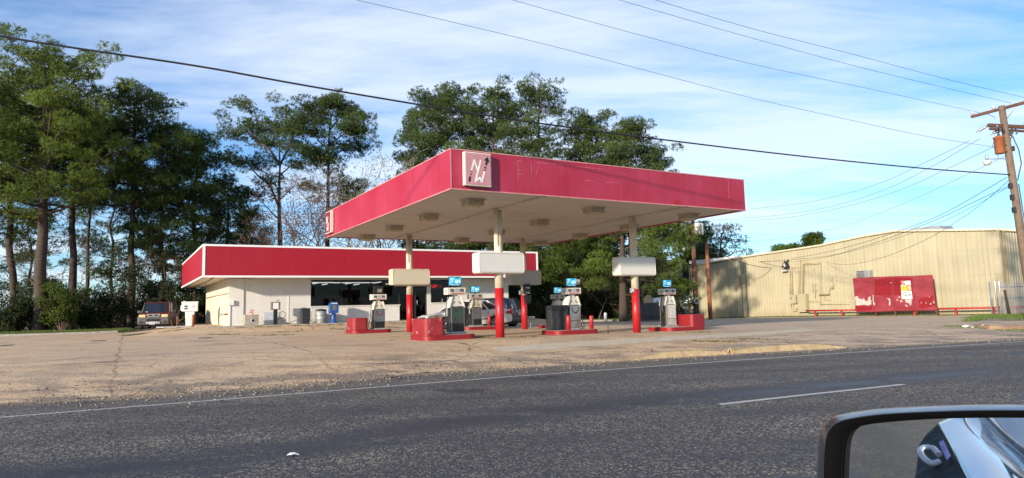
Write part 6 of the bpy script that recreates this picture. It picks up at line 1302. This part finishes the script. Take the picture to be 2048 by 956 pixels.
for i,(px,Y,yt,lb,mt,lf,nlf) in enumerate(((610,57,350,'reddish bare tree between the crooked and umbrella pines',RTW,LEAFR,900),(575,56,400,'low reddish bare tree over the middle of the store fascia',RTW,LEAFR,900),(640,55,390,'brown bare bush-like tree in front of the umbrella pine',RTW,LEAFR,900),(700,57,345,'pale grey bare tree left of the canopy corner',GTW,None,0),(680,59,330,'fine twigged bare tree behind the canopy corner',TWIG,None,0),(745,60,330,'slim bare tree at the left of the leafy spring tree',GTW,None,0),(772,60,312,'light green spring tree peeking over the canopy side',GTW,LEAFL,1500),(730,56,420,'low bare tree seen under the canopy corner',GTW,None,0),(790,58,400,'bare tree seen between canopy and store roof',TWIG,None,0),(535,58,430,'low dark bare tree over the left middle of the store',TWIG,LEAFD,900),(1195,53,535,'bare shrubby tree in the dark wood left of the right pillar',TWIG,None,0),(1150,53,560,'thin bare tree in the dark wood behind the middle pumps',TWIG,None,0),(160,50,470,'bare understory tree between the left trunks',TWIG,None,0),(215,49,450,'leaning bare understory tree near the red suv',RTW,None,0),(110,52,430,'grey bare tree among the leftmost trunks',GTW,None,0),(1680,105,468,'far bare tree above the warehouse roof',GTW,None,0),(1712,105,472,'second far bare tree above the warehouse roof',GTW,None,0))):
    bare_tree(px,Y,yt,lb,80+i,mt=mt,leaf=lf,nleaf=nlf,ybase=600 if Y<100 else 560,r=(.11 if Y>=54 else .05) if Y<100 else .2)
# understory shrubs
def shrub(px,Y,ytop,wpx,label,seed,leaf=LEAFD,n=2600,size=.13,tone=.4,ybase=655):
    global rng; rng=np.random.default_rng(seed); b=at(px,ybase,Y); z0=zg(b.x,b.y)-.1; t=thing('shrub',label,'shrub',(b.x,b.y,z0),0,'understory shrubs'); H=at(px,ytop,Y).z-z0; Wm=wpx/F*Y; segs=[];pads=[]
    for k in range(16):
        a=rng.uniform(0,6.28); f=rng.uniform(.4,1); e=np.array([math.cos(a)*Wm*f*.5,math.sin(a)*Wm*f*.35,H*rng.uniform(.35,1)]); m_=e*.5+rng.normal(0,.12,3); segs+=[(np.zeros(3),m_,.03,.02),(m_,e,.02,.008)]
        pads.append((e,rng.uniform(.35,.7)*max(.6,Wm/4),.75,tone+rng.normal(0,.15)))
        pads.append((m_+rng.normal(0,.3,3),rng.uniform(.4,.7)*max(.6,Wm/4),.75,tone+rng.normal(0,.12)))
    V,T=tubes_np(segs,5); npmesh('stems',V,T,TWIG,t); tot=sum(p[1]**2 for p in pads); C,O,tn=pad_points(pads,n/tot); V,T,tt=tufts(C,O,tn,3,size,size*.6,up=.1); npmesh('foliage',V,T,leaf,t,tone=tt)
for i,(px,Y,yt,w,lb,lf,tn) in enumerate(((12,45,585,110,'dark shrub at the left frame edge',LEAFD,.4),(75,47,560,120,'green shrub at the foot of the tallest pine',LEAFD,.6),(125,46,545,110,'taller yellowish shrub between the two left trunks',NEED,.45),(178,48,590,100,'dark shrub left of the straight pine trunk',LEAFD,.3),(235,49,500,130,'big dark leafy shrub left behind the red suv',LEAFD,.4),(300,51,455,120,'tall dark leafy shrub right behind the red suv',LEAFD,.4),(345,50,520,90,'dark shrub between the suv and the store side',LEAFD,.3),(395,57,560,60,'dark shrub deep beside the store side wall',LEAFD,.2),(1040,53,560,70,'dark shrub behind the minivan',LEAFD,.5),(1085,54,575,70,'dark shrub behind the black bins',LEAFD,.4),(1130,54,580,80,'dark shrub behind the steel fronted pump',LEAFD,.4),(1180,55,570,80,'dark shrub left of the pale bollard',LEAFD,.35),(1225,55,585,70,'dark shrub right of the pale bollard',LEAFD,.35),(1275,54,590,60,'dark shrub behind the dumpster',LEAFD,.3),(1060,50.5,612,40,'low green shrub beside the rear right pillar',LEAFD,.7),(60,56,560,200,'wide far dark shrub between the left trunks',LEAFD,.25),(190,58,570,200,'wide far dark shrub behind the straight pine',LEAFD,.22))):
    shrub(px,Y,yt,w,lb,120+i,lf,4200 if w<150 else 6000,.12,tn)
# dense wood behind, nobody could count it
def wood(name,x0,x1,y0,y1,h,n,label,seed,tone=.3):
    global rng; rng=np.random.default_rng(seed); random.seed(seed); pads=[];segs=[]
    for k in range(n):
        x=rng.uniform(x0,x1);y=rng.uniform(y0,y1);z=zg(x,y); hh=h*rng.uniform(.3,1); pads.append((np.array([x,y,z+hh*rng.uniform(.1,1)]),rng.uniform(.5,1.2),.7,tone+rng.normal(0,.15)))
        if k%3==0: segs.append((np.array([x,y,z]),np.array([x+rng.normal(0,.5),y,z+hh]),.05,.02))
    C,O,tn=pad_points(pads,55); V,T,tt=tufts(C,O,tn,3,.2,.13,up=.1); V2,T2=tubes_np(segs,4)
    V2t,T2t=V2,np.concatenate([T2[:,[0,1,2]],T2[:,[0,2,3]]]); V=np.vstack([V,V2t]); T=np.vstack([T,T2t+len(C)*9]); tt=np.concatenate([tt,np.zeros(len(V2))])
    tag(npmesh(name,V,T,LEAFD,tone=tt),label,'undergrowth',kind='stuff')
wood('undergrowth',-2,16,62,70,5.5,520,'dense dark undergrowth behind the wood line right of the store',301,.22)
wood('undergrowth',-46,-21,60,68,3.6,420,'dense dark undergrowth behind the left pines',302,.25)
wood('distant_wood',-130,-60,115,125,7,260,'far-off wood seen low between the left trunks',303,.35)
# ================================================================== DOOR MIRROR AND THE CAR IT SHOWS
MC=at(1900,905,.62); MN=Vector((-.745,-.664,.047)).normalized()
def mh(px,py,off=0): return hit(px,py,MC+MN*off,tuple(MN))
dmir=thing('door_mirror','black car door mirror housing close to the lens at the lower right','door mirror',MC)
outer=[(1634,1120),(1634,980),(1636,900),(1641,865),(1650,846),(1668,833),(1700,825),(1760,817),(1850,812),(1950,809),(2060,809),(2200,812),(2290,830),(2330,880),(2340,1000),(2320,1130),(2200,1180),(1900,1190),(1700,1180),(1650,1160)]
inner=[(1684,1110),(1685,980),(1688,905),(1693,877),(1703,862),(1720,853),(1760,846),(1850,839),(1950,836),(2060,836),(2180,838),(2250,850),(2285,890),(2292,1000),(2275,1100),(2180,1140),(1900,1148),(1750,1142),(1700,1132),(1688,1120)]
def loop(P,k=4):
    P=[Vector((a,b,0)) for a,b in P]; n=len(P); out=[]
    for i in range(n):
        p0,p1,p2,p3=P[i-1],P[i],P[(i+1)%n],P[(i+2)%n]
        for j in range(k): t=j/k; out.append(.5*((2*p1)+(p2-p0)*t+(2*p0-5*p1+4*p2-p3)*t*t+(3*p1-p0-3*p2+p3)*t**3))
    return [(q.x,q.y) for q in out]
LO=loop(outer); LI=loop(inner); cpx,cpy=1985,985
def ringp(L,off,sc=1): return [mh(cpx+(a-cpx)*sc,cpy+(b-cpy)*sc,off)-MC for a,b in L]
GLB=mat('gloss_black_plastic',(.012,.017,.03),.26,var=.02,spec=.6,coat=.25); MBK=mat('matt_black_plastic',(.003,.003,.0035),.8,spec=.05)
def ring2(off,d): return [mh(cpx+(a-cpx)*(1-d/350),cpy+(b-cpy)*(1-d/178),off)-MC for a,b in LO]
mb=MB(); rows=[ring2(.004,13),ring2(.0045,12),ring2(.003,11),ring2(-.003,8),ring2(-.010,5),ring2(-.019,2),ring2(-.028,.8),ring2(-.036,0),ringp(LO,-.06,.95),ringp(LO,-.08,.78),ringp(LO,-.095,.5)]; rows=[r+r[:1] for r in rows]; mb.grid(rows)
mb.build('housing',GLB,dmir)
mb=MB(); rows=[ring2(.004,12.6),ringp(LI,.002,1.01),ringp(LI,-.008,1.0)]; rows=[r+r[:1] for r in rows]; mb.grid(rows); mb.build('inner_bezel',MBK,dmir)
mgm,nt,b=nodes('mirror_glass'); b.inputs['Base Color'].default_value=(.56,.59,.62,1); b.inputs['Metallic'].default_value=1; b.inputs['Roughness'].default_value=.015
P=ringp(LI,-.0075,1.003); MB().add(P,[tuple(range(len(P)))]).build('mirror_glass',mgm,dmir)
# real car body behind the lens, laid out where the mirror looks
def refl(p): return p-MN*2*((p-MC).dot(MN))
def vp(px,py,Y): return refl(at(px,py,Y))
org=vp(1900,900,2.5); org=Vector((org.x,org.y,0))
hc=thing('own_car','white car seen only as a reflection in the door mirror, with chrome edged window','car',org)
def vgrid(rows): return [[vp(*q)-org for q in r] for r in rows]
WCAR=mat('own_white_paint',(.84,.84,.84),.12,.0,var=.02,coat=1.0)
def gridthick(rows,mt,name,mi=0,n=1,th=.01):
    # smooth Catmull rows
    rr=[smooth_pts([Vector(p) for p in r],5) for r in rows]; cols_=list(zip(*rr)); cc=[smooth_pts(list(c),5) for c in cols_]; o=MB().grid([list(c) for c in cc]).build(name,mt,hc); s=o.modifiers.new('s','SOLIDIFY'); s.thickness=th; return o
gridthick(vgrid([[(1875,846,3.3),(1905,834,3.35),(1950,822,3.4)],[(1893,880,2.8),(1935,868,2.85),(1985,872,2.95)],[(1915,925,2.3),(1975,912,2.35),(2035,925,2.45)],[(1945,985,1.9),(2020,975,1.95),(2090,990,2.05)],[(1975,1050,1.6),(2070,1040,1.65),(2140,1060,1.75)]]),WCAR,'side_panel')
gridthick(vgrid([[(1835,893,3.1),(1850,870,3.15),(1874,848,3.29)],[(1832,925,2.75),(1862,905,2.75),(1892,882,2.79)],[(1826,965,2.4),(1866,950,2.35),(1913,928,2.29)],[(1815,1040,2.0),(1880,1030,1.95),(1943,990,1.89)]]),mat('own_dark_trim',(.010,.010,.011),.6,spec=.1),'lower_panel')
gridthick(vgrid([[(1952,822,3.38),(1962,820,3.4),(1972,818,3.42)],[(1987,872,2.93),(2003,872,2.95),(2018,876,2.98)],[(2038,925,2.43),(2062,930,2.45),(2082,940,2.5)],[(2092,990,2.03),(2120,1000,2.05),(2150,1010,2.08)]]),WCAR,'window_sill_panel')
gridthick(vgrid([[(1968,820,3.46),(2000,800,3.5),(2080,780,3.6)],[(2016,874,3.0),(2070,850,3.05),(2160,840,3.2)],[(2080,940,2.52),(2150,920,2.6),(2260,900,2.7)]]),mat('own_window_glass',(.42,.47,.50),.04,.9,var=.05),'window')
def vt(pts,r,name,mt): return MB().tube(smooth_pts([vp(*q)-org for q in pts]),r,8).build(name,mt,hc)
vt([(1926,834,3.30),(1934,855,3.05),(1960,885,2.7),(2000,925,2.32),(2046,962,2.0)],.006,'shut_line',BLACK)
vt([(1962,830,3.3),(1985,858,3.0),(2020,890,2.72),(2060,925,2.45)],.010,'chrome_strip',GALV); vt([(1968,832,3.25),(1992,858,2.98),(2026,888,2.7),(2070,920,2.4)],.012,'window_rubber',BLACK)
vt([(1875,910,2.55),(1862,897,2.6),(1845,897,2.6),(1838,905,2.55),(1846,918,2.5),(1862,928,2.45),(1876,925,2.45)],.011,'door_handle',WCAR)
P=[vp(*q)-org for q in ((1876,885,2.72),(1884,881,2.72),(1899,914,2.38),(1892,921,2.38))]; MB().add(P+[p+MN*0+Vector((.004,.004,0)) for p in P],[(0,1,2,3),(7,6,5,4),(0,4,5,1),(1,5,6,2),(2,6,7,3),(3,7,4,0)]).build('purple_sticker',mat('purple_sticker',(.22,.12,.65),.4,dirt=(.5,.03,.2),dscale=14),hc)
w=vp(1822,958,2.3)-org; MB().lathe([(.05,-.1),(.27,-.1),(.31,-.06),(.31,.06),(.27,.1),(.05,.1)],(w.x,w.y,.31),n=28,M=Matrix.Rotation(R(25),3,'Z')@Matrix.Rotation(R(90),3,'X')).build('wheel',TYRE,hc)
# ================================================================== WORLD, SUN
SE=R(14.5); sdir=-(Ux*math.cos(R(23.5))+Vx*math.sin(R(23.5)))
w=bpy.data.worlds.new('World'); scene.world=w; w.use_nodes=True; nt=w.node_tree; bg=nt.nodes['Background']
sky=nt.nodes.new('ShaderNodeTexSky'); sky.sky_type='NISHITA'; sky.sun_disc=False; sky.sun_elevation=SE; sky.sun_rotation=math.atan2(sdir.x,sdir.y)
sky.air_density=1.0; sky.dust_density=.3; sky.ozone_density=3.0
g=nt.nodes.new('ShaderNodeTexCoord').outputs['Generated']; sx=nt.nodes.new('ShaderNodeSeparateXYZ'); nt.links.new(g,sx.inputs[0])
zz=math_(nt,'ADD',math_(nt,'MAXIMUM',sx.outputs[2],0),.10); cx=nt.nodes.new('ShaderNodeCombineXYZ'); nt.links.new(math_(nt,'DIVIDE',sx.outputs[0],zz),cx.inputs[0]); nt.links.new(math_(nt,'DIVIDE',sx.outputs[1],zz),cx.inputs[1])
v1=mapn(nt,cx.outputs[0],(.55,1.3,1),(0,0,R(12)),(3.1,1.7,0)); n1=noise(nt,v1,.55,7,.56,.5); n2=noise(nt,mapn(nt,cx.outputs[0],(.30,.9,1),(0,0,R(-8)),(8.3,2.2,0)),1.7,7,.62,.9)
f=math_(nt,'ADD',math_(nt,'MULTIPLY',n1,.70),math_(nt,'MULTIPLY',n2,.35)); f=ramp(nt,f,[(.455,.04),(.60,.92)])
tint=mixc(nt,1.0,sky.outputs[0],(.68,.92,1.16),'MULTIPLY'); cl=mixc(nt,math_(nt,'MULTIPLY',f,.8),tint,(4.7,5.15,5.8))
nt.links.new(cl,bg.inputs[0]); bg.inputs[1].default_value=.15
sl=bpy.data.objects.new('sun',bpy.data.lights.new('sun','SUN')); COL.objects.link(sl); sl.data.energy=5.0; sl.data.angle=R(2.0); sl.data.color=(1,.86,.68)
sl.rotation_euler=(-(sdir*math.cos(SE)+Vector((0,0,math.sin(SE))))).to_track_quat('-Z','Y').to_euler(); sl.location=(0,-10,30)
vs=scene.view_settings; vs.view_transform='Standard'; vs.look='None'; vs.exposure=.47; vs.gamma=1; vs.use_curve_mapping=False
scene.render.engine='CYCLES'; scene.cycles.max_bounces=6; scene.cycles.transparent_max_bounces=12
